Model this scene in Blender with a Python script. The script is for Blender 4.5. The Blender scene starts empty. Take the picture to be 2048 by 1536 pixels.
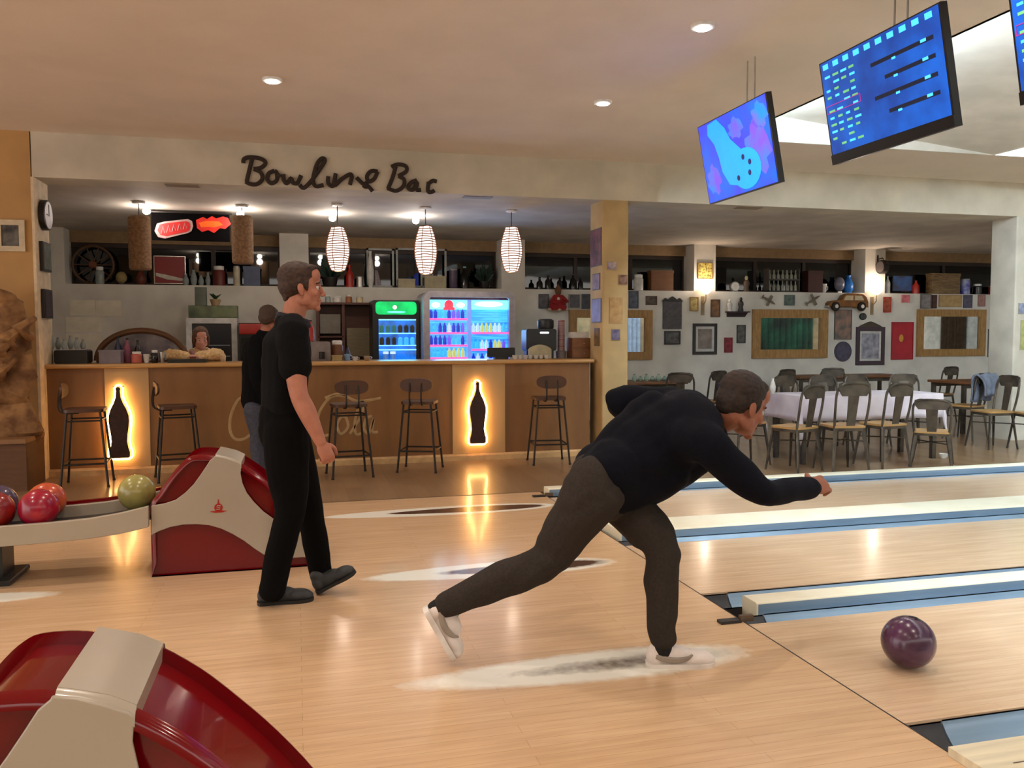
import bpy, bmesh, math, random
from mathutils import Vector, Matrix, noise
random.seed(7)
PI = math.pi
V = Vector
scene = bpy.context.scene
COL = scene.collection

# ------------------------------------------------------------------ camera
YAW, PITCH, ROLL, FPX, CH = 0.25223, 0.057652, 0.002754, 1674.03, 1.4
cF = V((math.sin(YAW)*math.cos(PITCH), math.cos(YAW)*math.cos(PITCH), -math.sin(PITCH)))
cR0 = V((math.cos(YAW), -math.sin(YAW), 0)); cD0 = cF.cross(cR0)
cR = math.cos(ROLL)*cR0 + math.sin(ROLL)*cD0
cD = -math.sin(ROLL)*cR0 + math.cos(ROLL)*cD0
cam = bpy.data.cameras.new('camera'); camo = bpy.data.objects.new('camera', cam); COL.objects.link(camo)
cam.sensor_width = 36; cam.lens = FPX/2048*36; cam.clip_start = .05; cam.clip_end = 100
mw = Matrix.Identity(4)
for i, c in enumerate((cR, -cD, -cF)):
    for j in range(3): mw[j][i] = c[j]
mw.translation = V((0, 0, CH)); camo.matrix_world = mw
scene.camera = camo

# ------------------------------------------------------------------ world, exposure
w = bpy.data.worlds.new('world'); scene.world = w; w.use_nodes = True
w.node_tree.nodes['Background'].inputs[0].default_value = (1.0, .93, .86, 1)
w.node_tree.nodes['Background'].inputs[1].default_value = 2.3
scene.view_settings.view_transform = 'Standard'; scene.view_settings.look = 'None'
scene.view_settings.exposure = 0.25; scene.view_settings.gamma = 1.0
scene.view_settings.use_curve_mapping = False

def light(name, kind, loc, power, color, rot=(0, 0, 0), **kw):
    l = bpy.data.lights.new(name, kind); l.energy = power; l.color = color
    for k, v in kw.items(): setattr(l, k, v)
    o = bpy.data.objects.new(name, l); o.location = loc; o.rotation_euler = rot; COL.objects.link(o); return o
CEIL = 3.36; LOW = 2.93
WARM = (1.0, .87, .74)
# recessed spots of the main ceiling, in the rows the photo shows (the rows go on behind the camera)
SPOTS = [(2.53, 4.95), (2.53, 6.73), (-.14, 6.76), (-.14, 4.95), (-.14, 3.15), (2.53, 3.15), (-.14, 1.35), (2.53, 1.35),
         (-2.8, 6.7), (-2.8, 4.9), (-2.8, 3.1), (-.14, -.6), (2.53, -.6)]
for x, y in SPOTS:
    light('downlight_beam', 'SPOT', (x, y, CEIL-.04), 57, WARM, spot_size=2.5, spot_blend=.9, shadow_soft_size=.05)
BULBS = [(-1.67, 10.67), (-.62, 10.66), (.47, 10.78), (1.51, 10.76)]
for x, y in BULBS:
    light('bar_bulb_light', 'POINT', (x, y, LOW-.16), 9, (1, .86, .74), shadow_soft_size=.05)

# ------------------------------------------------------------------ pixel rays of the photograph (for placing things at their real depth)
def ray(px, py): return cF + (px-1024)/FPX*cR + (py-768)/FPX*cD
def AY(px, py, Y): r = ray(px, py); t = Y/r.y; return V((r.x*t, Y, CH+r.z*t))
def AX(px, py, X): r = ray(px, py); t = X/r.x; return V((X, r.y*t, CH+r.z*t))
def AZ(px, py, z=0.): r = ray(px, py); t = (z-CH)/r.z; return V((r.x*t, r.y*t, z))

# ------------------------------------------------------------------ materials
def lin(c): return tuple(((x/255)/12.92 if x/255 <= .04045 else ((x/255+.055)/1.055)**2.4) for x in c[:3]) + (1,)
MATS = {}
def mat(name, col=(200, 200, 200), rough=.5, metal=0., emit=0., ecol=None, spec=.5, nz=None, col2=None, bump=0., coat=0., stretch=(1, 1, 1), alpha=1., trans=0., tex='noise'):
    if name in MATS: return MATS[name]
    m = bpy.data.materials.new(name); m.use_nodes = True; N = m.node_tree.nodes; L = m.node_tree.links
    b = N['Principled BSDF']; b.inputs['Base Color'].default_value = lin(col)
    b.inputs['Roughness'].default_value = rough; b.inputs['Metallic'].default_value = metal
    b.inputs['Specular IOR Level'].default_value = spec; b.inputs['Coat Weight'].default_value = coat
    b.inputs['Alpha'].default_value = alpha; b.inputs['Transmission Weight'].default_value = trans
    if emit: b.inputs['Emission Color'].default_value = lin(ecol or col); b.inputs['Emission Strength'].default_value = emit
    sc = nz if nz else 12
    tc = N.new('ShaderNodeTexCoord'); mp = N.new('ShaderNodeMapping'); L.new(tc.outputs['Object'], mp.inputs[0]); mp.inputs['Scale'].default_value = stretch
    if tex == 'noise':
        t = N.new('ShaderNodeTexNoise'); t.inputs['Scale'].default_value = sc; t.inputs['Detail'].default_value = 4
    else:
        t = N.new('ShaderNodeTexVoronoi'); t.inputs['Scale'].default_value = sc
    L.new(mp.outputs[0], t.inputs['Vector'])
    r = N.new('ShaderNodeValToRGB'); out = t.outputs['Fac'] if tex == 'noise' else t.outputs['Distance']
    L.new(out, r.inputs[0])
    c2 = col2 or tuple(max(0, x*.9) for x in col)
    r.color_ramp.elements[0].position = .35; r.color_ramp.elements[1].position = .65
    r.color_ramp.elements[0].color = lin(c2); r.color_ramp.elements[1].color = lin(col)
    L.new(r.outputs[0], b.inputs['Base Color'])
    if emit and col2: L.new(r.outputs[0], b.inputs['Emission Color'])
    if bump:
        bp = N.new('ShaderNodeBump'); bp.inputs['Strength'].default_value = bump; bp.inputs['Distance'].default_value = .01
        L.new(out, bp.inputs['Height']); L.new(bp.outputs[0], b.inputs['Normal'])
    MATS[name] = m; return m
def gmat(name, tint=(255, 255, 255), refl=.08, rough=.02):
    """thin clear pane: mostly transparent, a little mirror"""
    if name in MATS: return MATS[name]
    m = bpy.data.materials.new(name); m.use_nodes = True; N = m.node_tree.nodes; L = m.node_tree.links
    N.remove(N['Principled BSDF']); o = N['Material Output']
    t = N.new('ShaderNodeBsdfTransparent'); t.inputs[0].default_value = lin(tint)
    g = N.new('ShaderNodeBsdfGlossy'); g.inputs['Roughness'].default_value = rough
    mx = N.new('ShaderNodeMixShader'); mx.inputs[0].default_value = refl
    L.new(t.outputs[0], mx.inputs[1]); L.new(g.outputs[0], mx.inputs[2]); L.new(mx.outputs[0], o.inputs[0])
    MATS[name] = m; return m
def wood_floor(name, c1, c2, gap, plank_w, plank_l, rough, along='X', marks=()):
    m = bpy.data.materials.new(name); m.use_nodes = True; N = m.node_tree.nodes; L = m.node_tree.links; b = N['Principled BSDF']
    tc = N.new('ShaderNodeTexCoord'); mp = N.new('ShaderNodeMapping'); L.new(tc.outputs['Object'], mp.inputs[0])
    if along == 'Y': mp.inputs['Rotation'].default_value = (0, 0, PI/2)
    br = N.new('ShaderNodeTexBrick'); L.new(mp.outputs[0], br.inputs[0]); br.inputs['Scale'].default_value = 1
    br.inputs['Brick Width'].default_value = plank_l; br.inputs['Row Height'].default_value = plank_w
    br.inputs['Mortar Size'].default_value = .0008; br.inputs['Bias'].default_value = 0
    br.inputs['Color1'].default_value = lin(c1); br.inputs['Color2'].default_value = lin(c2); br.inputs['Mortar'].default_value = lin(gap)
    mp2 = N.new('ShaderNodeMapping'); L.new(mp.outputs[0], mp2.inputs[0]); mp2.inputs['Scale'].default_value = (1.2, 14, 1)
    nz = N.new('ShaderNodeTexNoise'); nz.inputs['Scale'].default_value = 2.5; nz.inputs['Detail'].default_value = 6; L.new(mp2.outputs[0], nz.inputs['Vector'])
    mx = N.new('ShaderNodeMixRGB'); mx.blend_type = 'MULTIPLY'; L.new(br.outputs[0], mx.inputs[1])
    rp = N.new('ShaderNodeValToRGB'); rp.color_ramp.elements[0].color = (.80, .74, .68, 1); rp.color_ramp.elements[1].color = (1.05, 1.03, 1, 1)
    rp.color_ramp.elements[0].position = .3; rp.color_ramp.elements[1].position = .7
    L.new(nz.outputs[0], rp.inputs[0]); L.new(rp.outputs[0], mx.inputs[2]); mx.inputs[0].default_value = .6
    cur = mx.outputs[0]
    sep = N.new('ShaderNodeSeparateXYZ'); L.new(tc.outputs['Object'], sep.inputs[0])
    def mth(op, a, bb=None):
        n = N.new('ShaderNodeMath'); n.operation = op
        for i, q in enumerate((a, bb)):
            if q is None: continue
            if isinstance(q, (int, float)): n.inputs[i].default_value = q
            else: L.new(q, n.inputs[i])
        return n.outputs[0]
    wn = N.new('ShaderNodeTexNoise'); wn.inputs['Scale'].default_value = 22; L.new(tc.outputs['Object'], wn.inputs['Vector'])
    for (cx, cy, rx, ry, soft, col) in marks:       # worn painted approach markings
        dx = mth('DIVIDE', mth('SUBTRACT', sep.outputs[0], cx), rx); dy = mth('DIVIDE', mth('SUBTRACT', sep.outputs[1], cy), ry)
        # tapering tail: widens with x
        tap = mth('ADD', mth('MULTIPLY', dx, .22), .95)
        dy = mth('DIVIDE', dy, tap)
        d = mth('ADD', mth('MULTIPLY', dx, dx), mth('MULTIPLY', dy, dy))
        d = mth('ADD', d, mth('MULTIPLY', mth('SUBTRACT', wn.outputs[0], .5), soft*.8))
        f = mth('DIVIDE', mth('SUBTRACT', 1.0, d), soft)
        mm = N.new('ShaderNodeMath'); mm.operation = 'MULTIPLY'; mm.use_clamp = True; L.new(f, mm.inputs[0]); mm.inputs[1].default_value = 1
        mc = N.new('ShaderNodeMixRGB'); L.new(mm.outputs[0], mc.inputs[0]); L.new(cur, mc.inputs[1]); mc.inputs[2].default_value = lin(col); cur = mc.outputs[0]
    L.new(cur, b.inputs['Base Color']); b.inputs['Roughness'].default_value = rough; b.inputs['Specular IOR Level'].default_value = .5
    b.inputs['Coat Weight'].default_value = .35; b.inputs['Coat Roughness'].default_value = .12
    MATS[name] = m; return m

# ------------------------------------------------------------------ mesh builder
ROOTS = {}
class MB:
    def __init__(s): s.v = []; s.f = []; s.mi = []; s.cur = 0
    def m(s, i): s.cur = i; return s
    def add(s, vs, fs):
        o = len(s.v); s.v += [V(p) for p in vs]; s.f += [[i+o for i in f] for f in fs]; s.mi += [s.cur]*len(fs); return s
    def box(s, lo, hi, rot=None, piv=None):
        x0, y0, z0 = lo; x1, y1, z1 = hi
        vs = [V((x, y, z)) for x in (x0, x1) for y in (y0, y1) for z in (z0, z1)]
        if rot is not None:
            p = V(piv) if piv is not None else (V(lo)+V(hi))/2; vs = [rot @ (q-p)+p for q in vs]
        return s.add(vs, [(0, 1, 3, 2), (4, 6, 7, 5), (0, 4, 5, 1), (2, 3, 7, 6), (0, 2, 6, 4), (1, 5, 7, 3)])
    def rbox(s, lo, hi, r=.01, axis='Y', n=4):
        """box with rounded edges along one axis"""
        a = {'X': (1, 2, 0), 'Y': (0, 2, 1), 'Z': (0, 1, 2)}[axis]
        x0, x1, y0, y1 = lo[a[0]], hi[a[0]], lo[a[1]], hi[a[1]]; r = min(r, (x1-x0)/2.01, (y1-y0)/2.01); pts = []
        for cx, cy, st in ((x1-r, y1-r, 0), (x0+r, y1-r, 1), (x0+r, y0+r, 2), (x1-r, y0+r, 3)):
            for k in range(n+1):
                t = (st+k/n)*PI/2; pts.append((cx+r*math.cos(t), cy+r*math.sin(t)))
        return s.prism(pts, axis, lo[a[2]], hi[a[2]])
    def prism(s, pts, axis, d0, d1):
        """extrude a 2D outline: axis Y -> pts are (x,z); Z -> (x,y); X -> (y,z)"""
        def P(p, d): return {'Y': (p[0], d, p[1]), 'Z': (p[0], p[1], d), 'X': (d, p[0], p[1])}[axis]
        n = len(pts); vs = [P(p, d0) for p in pts]+[P(p, d1) for p in pts]
        return s.add(vs, [list(range(n)), list(range(2*n-1, n-1, -1))]+[(i, (i+1) % n, n+(i+1) % n, n+i) for i in range(n)])
    def lathe(s, prof, c=(0, 0, 0), n=20, axis='Z', sx=1, sy=1):
        """prof = [(r,h)...]"""
        c = V(c); vs = []; fs = []
        for r, h in prof:
            for k in range(n):
                a = 2*PI*k/n; x, y = r*math.cos(a)*sx, r*math.sin(a)*sy
                vs.append(c+V({'Z': (x, y, h), 'Y': (x, h, y), 'X': (h, x, y)}[axis]))
        m = len(prof)
        for i in range(m-1):
            for k in range(n): fs.append((i*n+k, i*n+(k+1) % n, (i+1)*n+(k+1) % n, (i+1)*n+k))
        fs.append(list(range(n))[::-1]); fs.append([(m-1)*n+k for k in range(n)])
        return s.add(vs, fs)
    def sphere(s, c, r, n=16, rot=None):
        if not hasattr(r, '__len__'): r = (r, r, r)
        vs = []; fs = []; m = max(6, n//2+2); c = V(c)
        for i in range(m+1):
            t = PI*i/m
            for k in range(n):
                a = 2*PI*k/n; p = V((math.sin(t)*math.cos(a)*r[0], math.sin(t)*math.sin(a)*r[1], math.cos(t)*r[2]))
                vs.append(c+(rot @ p if rot is not None else p))
        for i in range(m):
            for k in range(n):
                q = [i*n+k, (i+1)*n+k, (i+1)*n+(k+1) % n, i*n+(k+1) % n]; fs.append(q)
        # weld the poles
        o = len(s.v); s.add(vs, fs); return s
    def tube(s, pts, r, n=8, side=None, closed=False, rb=None, caps=True, round_=False):
        """swept tube; r may be a list; rb = second radius list (elliptic section)"""
        pts = [V(p) for p in pts]; N = len(pts)
        R = list(r) if hasattr(r, '__len__') else [r]*N
        RB = list(rb) if hasattr(rb, '__len__') else ([rb]*N if rb else R)
        T = []
        for i in range(N):
            a = pts[i-1] if (i > 0 or closed) else pts[i]; b = pts[(i+1) % N] if (i < N-1 or closed) else pts[i]
            t = (b-a); T.append(t.normalized() if t.length > 1e-9 else V((0, 0, 1)))
        u = V(side) if side is not None else (V((0, 0, 1)) if abs(T[0].z) < .9 else V((1, 0, 0)))
        rings = []
        for i in range(N):
            u = (u-T[i]*u.dot(T[i]));
            if u.length < 1e-6: u = T[i].orthogonal()
            u = u.normalized(); v = T[i].cross(u); rings.append((pts[i], u.copy(), v, T[i], R[i], RB[i]))
            if side is not None: u = V(side)
        full = list(rings)
        if round_ and not closed:
            st = rings[0]; en = rings[-1]; H = 3
            pre = [(st[0]-st[3]*min(st[4], st[5])*math.cos(a), st[1], st[2], st[3], st[4]*max(.05, math.sin(a)), st[5]*max(.05, math.sin(a))) for a in [PI/2*k/(H+1) for k in range(0, H+1)]]
            pos = [(en[0]+en[3]*min(en[4], en[5])*math.sin(a), en[1], en[2], en[3], en[4]*max(.05, math.cos(a)), en[5]*max(.05, math.cos(a))) for a in [PI/2*k/(H+1) for k in range(1, H+2)]]
            full = pre+rings+pos
        vs = []; fs = []
        for (p, uu, vv, t, a, b) in full:
            for k in range(n):
                an = 2*PI*k/n; vs.append(p+uu*a*math.cos(an)+vv*b*math.sin(an))
        M_ = len(full); rng = M_ if closed else M_-1
        for i in range(rng):
            j = (i+1) % M_
            for k in range(n): fs.append((i*n+k, i*n+(k+1) % n, j*n+(k+1) % n, j*n+k))
        if not closed and caps: fs.append(list(range(n))[::-1]); fs.append([(M_-1)*n+k for k in range(n)])
        return s.add(vs, fs)
    def build(s, name, mats, parent=None, smooth=35, world=False, bevel=0, keep=False, tf=None):
        vs = s.v; loc = V((0, 0, 0))
        if tf is not None: vs = [tf @ p for p in vs]
        if parent is not None and world: inv = ROOTS[parent.name].inverted(); vs = [inv @ p for p in vs]
        if parent is None and not keep and vs:
            xs = [p.x for p in vs]; ys = [p.y for p in vs]; zs = [p.z for p in vs]
            loc = V(((min(xs)+max(xs))/2, (min(ys)+max(ys))/2, min(zs))); vs = [p-loc for p in vs]
        me = bpy.data.meshes.new(name); me.from_pydata([tuple(p) for p in vs], [], s.f)
        if not isinstance(mats, (list, tuple)): mats = [mats]
        for m_ in mats: me.materials.append(m_)
        me.polygons.foreach_set('material_index', s.mi)
        bm = bmesh.new(); bm.from_mesh(me); bmesh.ops.remove_doubles(bm, verts=bm.verts, dist=1e-5); bmesh.ops.recalc_face_normals(bm, faces=bm.faces); bm.to_mesh(me); bm.free()
        if smooth:
            me.shade_smooth(); me.set_sharp_from_angle(angle=math.radians(smooth))
        o = bpy.data.objects.new(name, me); COL.objects.link(o)
        if parent is not None: o.parent = parent
        else: o.location = loc
        if bevel:
            bv = o.modifiers.new('bevel', 'BEVEL'); bv.width = bevel; bv.segments = 2; bv.limit_method = 'ANGLE'; bv.angle_limit = math.radians(50)
        return o
def tag(o, label=None, cat=None, group=None, kind=None):
    if label: o['label'] = label
    if cat: o['category'] = cat
    if group: o['group'] = group
    if kind: o['kind'] = kind
    return o
def root(name, loc, label=None, cat=None, group=None, rz=0):
    o = bpy.data.objects.new(name, None); o.empty_display_size = .1; o.location = loc; o.rotation_euler = (0, 0, rz); COL.objects.link(o)
    ROOTS[o.name] = Matrix.Translation(V(loc)) @ Matrix.Rotation(rz, 4, 'Z')
    return tag(o, label, cat, group)
def kids(o): return [c for c in bpy.data.objects if c.parent == o]
def copy_tree(o, parent=None, loc=None, rz=None, label=None, group=None):
    c = o.copy(); COL.objects.link(c)
    if parent is not None: c.parent = parent
    if loc is not None: c.location = loc
    if rz is not None: c.rotation_euler = (0, 0, rz)
    if label: c['label'] = label
    if group: c['group'] = group
    for ch in kids(o): copy_tree(ch, c)
    return c
def struct(name, mb, m, **kw): return tag(mb.build(name, m, keep=True, **kw), kind='structure')
def spline(pts, n=4):
    """Catmull-Rom through the given points (tuples of any length)"""
    out = []; P = [tuple(p) for p in pts]
    for i in range(len(P)-1):
        a = P[max(i-1, 0)]; b = P[i]; c = P[i+1]; d = P[min(i+2, len(P)-1)]
        for k in range(n):
            t = k/n; out.append(tuple(.5*((2*q)+(-p+r)*t+(2*p-5*q+4*r-s_)*t*t+(-p+3*q-3*r+s_)*t**3) for p, q, r, s_ in zip(a, b, c, d)))
    out.append(P[-1]); return out
# ================================================================== the room
plaster = mat('plaster_cream', (205, 188, 158), .8, nz=3, col2=(196, 178, 148))
ceilm = mat('ceiling_paint', (220, 208, 194), .85, nz=2, col2=(214, 202, 188))
lowceil = mat('bar_ceiling_paint', (200, 192, 182), .8, nz=2)
beamm = mat('beam_paint', (206, 198, 180), .75, nz=2)
backm = mat('back_wall_paint', (222, 218, 208), .85, nz=2)
tanm = mat('tan_wall_paint', (188, 146, 92), .8, nz=2)
WHITE_M = (240, 238, 226); DARK_M = (70, 44, 32)
MK = []
for (cx, cy, rx, soft) in ((1.12, 6.57, .95, .10), (1.12, 4.82, .80, .25), (1.15, 3.28, .80, .45), (-1.75, 4.98, .5, .4)):
    ry = .175 if cx > 0 else .1
    MK.append((cx, cy, rx, ry, soft, WHITE_M))
    if cx > 0: MK.append((cx+.20, cy, rx*.70, .105 if soft < .4 else .085, soft*(3 if soft > .4 else 1.6), DARK_M))
approach = wood_floor('approach_maple', (214, 181, 145), (208, 174, 137), (172, 138, 102), .058, 1.5, .26, marks=MK)
darkfloor = wood_floor('bar_floor_oak', (146, 118, 88), (130, 103, 75), (94, 72, 52), .14, 1.3, .35, along='Y')
FX = 2.10; EDGE = 7.16
struct('floor', MB().box((-9, -3, -.3), (FX-.006, EDGE, 0)), approach)
struct('floor', MB().box((-9, EDGE, -.3), (24, 13.6, 0)), darkfloor)
struct('trim_1', MB().box((-9, EDGE-.01, 0), (FX-.006, EDGE+.01, .002)), mat('seam_dark', (96, 74, 52), .5))
struct('floor', MB().box((FX-.006, -3, -.3), (24, EDGE, -.13)), mat('pit_floor', (40, 38, 38), .8))

# ceilings: main, low one over the bar, saw-tooth bays over the lanes
X0, X1, X2, X3 = 4.24, 7.45, 10.66, 13.87; YR = 7.70; STEP = .31
struct('ceiling', MB().box((-9, -3, CEIL), (X0, 9.2, CEIL+.12)).box((X0, YR, CEIL), (24, 9.2, CEIL+.12)), ceilm)
bays = MB()
for a, b in ((X0, X1), (X1, X2), (X2, X3)):
    bays.add([(a, -3, CEIL+STEP), (b, -3, CEIL), (b, YR, CEIL), (a, YR, CEIL+STEP), (a, -3, CEIL+STEP+.05), (b, -3, CEIL+.05), (b, YR, CEIL+.05), (a, YR, CEIL+STEP+.05)],
             [(0, 3, 2, 1), (4, 5, 6, 7), (0, 1, 5, 4), (3, 7, 6, 2), (0, 4, 7, 3), (1, 2, 6, 5)])
    bays.prism([(a, CEIL-.0), (b, CEIL-.0), (a, CEIL+STEP)], 'Y', YR-.02, YR-.002)
    bays.box((a-.03, -3, CEIL), (a, YR, CEIL+STEP+.05))
bays.box((X3, -3, CEIL), (24, YR, CEIL+.1))
struct('ceiling', bays, mat('bay_paint', (226, 222, 212), .8, nz=2))
coolw = (.86, .97, 1.0)
for a in (X0, X1, X2):
    t = root('tube_light', (a+.06, 2.3, CEIL+.12), 'long fluorescent tube behind the '+{X0: 'nearest', X1: 'second', X2: 'third'}[a]+' ceiling step over the lanes', 'light', 'cove tubes over the lanes')
    MB().tube([(a+.07, -2.5, CEIL+.16), (a+.07, YR-.15, CEIL+.16)], .018).build('glowing_tube', mat('tube_glow', (222, 242, 255), .4, emit=190), t, world=True)
    MB().box((a+.003, -2.5, CEIL+.14), (a+.045, YR-.12, CEIL+.18)).build('tube_housing', mat('white_metal', (235, 235, 232), .4), t, world=True)
# beam with the sign, low ceiling, back wall
beam = MB().box((-2.42, 9.0, LOW), (24, 9.4, CEIL))
struct('trim_2', beam, beamm)
struct('ceiling', MB().box((-9, 9.4, LOW), (24, 13.6, LOW+.12)), lowceil)
LED = 2.145; WY = 13.0; NY = 13.42
NICHES = [(130, 560), (618, 1003), (1050, 1388), (1431, 1730), (1770, 2060)]
wb = MB()
wb.box((-9, WY, 0), (24, 13.6, LED))
wb.box((-9, NY+.06, LED), (24, 13.6, LOW))
px = [(-9.0, None)]
edges = [-9.0]
for a, b in NICHES:
    xa = AY(a, 560, WY).x; xb = AY(b, 560, WY).x; edges += [xa, xb]
edges.append(24.0)
for i in range(0, len(edges), 2): wb.box((edges[i], WY, LED), (edges[i+1], NY+.06, LOW))
struct('wall_back', wb, backm)
glassm = mat('night_glass', (9, 11, 16), .03, spec=.7, nz=1.2, col2=(5, 7, 9))
framem = mat('dark_window_frame', (52, 34, 26), .5)
lint = MB()
for i, (a, b) in enumerate(NICHES):
    xa, xb = edges[1+2*i], edges[2+2*i]
    top = LOW-.17
    o = MB().box((xa, NY, LED), (xb, NY+.05, top)).build('window_%d' % (i+1), glassm, keep=True); tag(o, kind='structure')
    fr = MB(); n = 3 if i < 4 else 2
    fr.box((xa, NY-.03, top-.06), (xb, NY-.002, top)); fr.box((xa, NY-.03, LED), (xb, NY-.002, LED+.05))
    for k in range(n+1):
        xx = xa+(xb-xa)*k/n; fr.box((max(xa, xx-.03), NY-.028, LED), (min(xb, xx+.03), NY-.004, top))
    fr.build('window_frame', framem, o)
    lint.box((xa, NY-.1, top), (xb, NY+.06, LOW))
struct('trim_3', lint, mat('lintel_paint', (150, 122, 88), .8))
# side pier at the left and the free pillar: same line as the beam
PL = AY(1205, 600, 9.0).x; PR = AY(1257, 600, 9.0).x
struct('wall_left', MB().box((-9, 9.0, 0), (-2.43, 9.45, CEIL)), tanm)
struct('trim_4', MB().box((-2.43, 8.985, 0), (-2.405, 9.46, LOW)), mat('pier_corner_paint', (222, 200, 165), .7))
struct('wall_left', MB().box((-9, 9.45, 0), (-3.35, 13.0, LOW)), backm)
struct('wall_pillar', MB().rbox((PL, 9.0, 0), (PR, 9.42, LOW), .02, 'Z'), mat('pillar_paint', (188, 160, 112), .75, nz=3))
PQ = AY(2030, 600, 9.0).x
struct('wall_pillar', MB().rbox((PQ, 9.0, 0), (PQ+.45, 9.42, LOW), .02, 'Z'), mat('pillar_grey', (205, 200, 186), .75, nz=3))
struct('wall_front', MB().box((-9, -6.2, 0), (24, -6, 3.3)), mat('front_wall_paint', (196, 172, 132), .8, nz=.6, col2=(96, 104, 84)))
def curtain(x0, x1, y, lab, m, ax='X'):  # added beyond the view for the mirrors to reflect; some glow by emission
    n = 60; F_ = []; 
    for k in range(n+1): F_.append((x0+(x1-x0)*k/n, y+.05*math.sin(k*1.1)))
    P_ = F_+[(a, b+.012) for a, b in F_[::-1]]
    if ax == 'Y': P_ = [(b, a) for a, b in P_]
    tag(MB().prism(P_, 'Z', .1, 2.9).build('window_curtain', m, smooth=60), lab, 'curtain')
curtain(11.6, 13.6, -5.8, 'blue grey curtain on the wall opposite, added for the pillar mirror', mat('curtain_bluegrey_glow', (150, 168, 190), .8, emit=.15))
curtain(17.2, 18.1, -5.8, 'pale curtain on the wall opposite, added as white strips for the second mirror', mat('curtain_pale_glow', (226, 232, 214), .8, emit=.3))
curtain(18.7, 21.6, -5.8, 'dark green curtain on the wall opposite, added as the plant in the second mirror', mat('curtain_green', (24, 84, 62), .8, nz=.8, col2=(14, 22, 20)))  # plain green sheet put in for the plant in the mirror
curtain(-3.4, -1.9, 23.8, 'warm white curtain on the far right wall, added as brightness for the right mirror', mat('curtain_cream_glow', (250, 228, 200), .8, emit=.5), 'Y')  # emission added so the mirror reflects a bright patch
curtain(-.9, .3, 23.8, 'dark brown curtain on the far right wall, added as dark figure for the right mirror', mat('curtain_brown', (92, 68, 44), .8), 'Y')
struct('floor', MB().box((-9, -6, -.3), (24, -3, 0)), mat('foyer_floor', (110, 84, 60), .5))
struct('wall_right', MB().box((23.9, -3, 0), (24, 13.6, 3.7)), backm)
# small vents on the beam underside
for k, (x, y) in enumerate(((945, 402), (1480, 420), (372, 381))):
    p = AZ(x, y, LOW); g = ['vent right of the sign', 'vent right of the pillar', 'vent above the red banner'][k]
    tag(MB().box((p.x-.16, 9.08, LOW-.008), (p.x+.16, 9.22, LOW)).build('ceiling_vent', mat('vent_grey', (140, 125, 105), .6)), 'flat grey '+g+' under the beam', 'vent')

# ------------------------------------------------------------------ lanes
lanem = wood_floor('lane_maple', (218, 190, 160), (213, 184, 153), (188, 158, 128), .04, 3.0, .22)
gut = mat('gutter_steel', (136, 160, 182), .3, metal=.2, nz=3, col2=(118, 144, 168), stretch=(.3, 6, 6))
capm = mat('ledge_cream', (238, 234, 212), .4, nz=5, col2=(230, 224, 200))
darkp = mat('gutter_mouth_dark', (46, 44, 48), .5)
LX = 21.0
LANES = [(5.78, 6.86, 'farthest pale maple lane, alongside the dining area'), (4.07, 5.14, 'pale maple lane second from the dining area'),
         (2.50, 3.57, 'pale maple lane with the purple ball rolling on it')]
for a, b, lab in LANES:
    tag(MB().box((FX, a, -.13), (LX, b, 0)).build('bowling_lane', lanem), lab, 'lane')
def gutter(y0, y1, lab, dp=.038):
    """half round channel between y0 and y1"""
    y1 -= .001; n = 10; prof = [(y0+(y1-y0)*k/n, -.010-dp*math.sin(PI*k/n)**.8) for k in range(n+1)]
    up = [(y0, -.004)]+prof+[(y1, -.004)]
    r = root('lane_gutter', (FX, (y0+y1)/2, -.13), lab, 'gutter')
    mb = MB(); pts = up+[(y1, -.13), (y0, -.13)]
    mb.prism(pts, 'X', FX+.16, LX); mb.build('channel', gut, r, world=True)
    MB().prism([(y, z-.004) for y, z in pts[:-2]]+pts[-2:], 'X', FX, FX+.155).build('gutter_mouth', darkp, r, world=True)
gutter(6.865, 6.96, 'steel blue gutter beside the dining area ledge')
gutter(5.145, 5.30, 'steel blue gutter on the far side of the second lane')
gutter(5.66, 5.775, 'gutter at the near edge of the farthest lane', .08)
gutter(3.575, 3.70, 'steel blue gutter just beyond the purple ball')
gutter(3.84, 4.065, 'dark mouthed gutter at the near edge of the second lane', .085)
gutter(2.27, 2.495, 'dull grey gutter nearest the camera at lower right', .085)
def ledge(y0, y1, z, lab, x0=FX+.12):
    r = root('lane_divider', (x0, (y0+y1)/2, -.13), lab, 'lane divider')
    MB().rbox((x0, y0, -.13), (LX, y1, z), .012, 'X').build('ledge_cap', capm, r, world=True)
    MB().box((x0+.01, y0-.0008, -.12), (LX, y0+.004, z-.009)).build('side_rail', gut, r, world=True)
ledge(6.96, 7.10, .06, 'narrow cream ledge bordering the dining area floor', FX+.02)
ledge(5.30, 5.66, .055, 'broad cream ledge between the two farther lanes', FX+.03)
ledge(3.70, 3.84, .055, 'narrow cream ledge right behind the purple ball')
r = root('lane_divider', (FX, 2.0, -.13), 'broad pale board deck at the lower right corner', 'lane divider')
MB().box((FX-.02, 1.6, -.13), (LX, 2.265, .03)).build('deck_board', mat('pale_board', (228, 218, 190), .5, nz=4, stretch=(.5, 8, 1)), r, world=True)
for k, yy in enumerate((2.12, 1.96)): MB().box((FX+.1, yy, .03), (LX, yy+.004, .0312)).build('board_seam', mat('seam_dark'), r, world=True)
tag(MB().box((FX-.006, -3, -.05), (FX, EDGE, .001)).build('foul_line', mat('foul_black', (25, 22, 22), .4)), 'thin black foul line across the start of the lanes', 'foul line')
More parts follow.
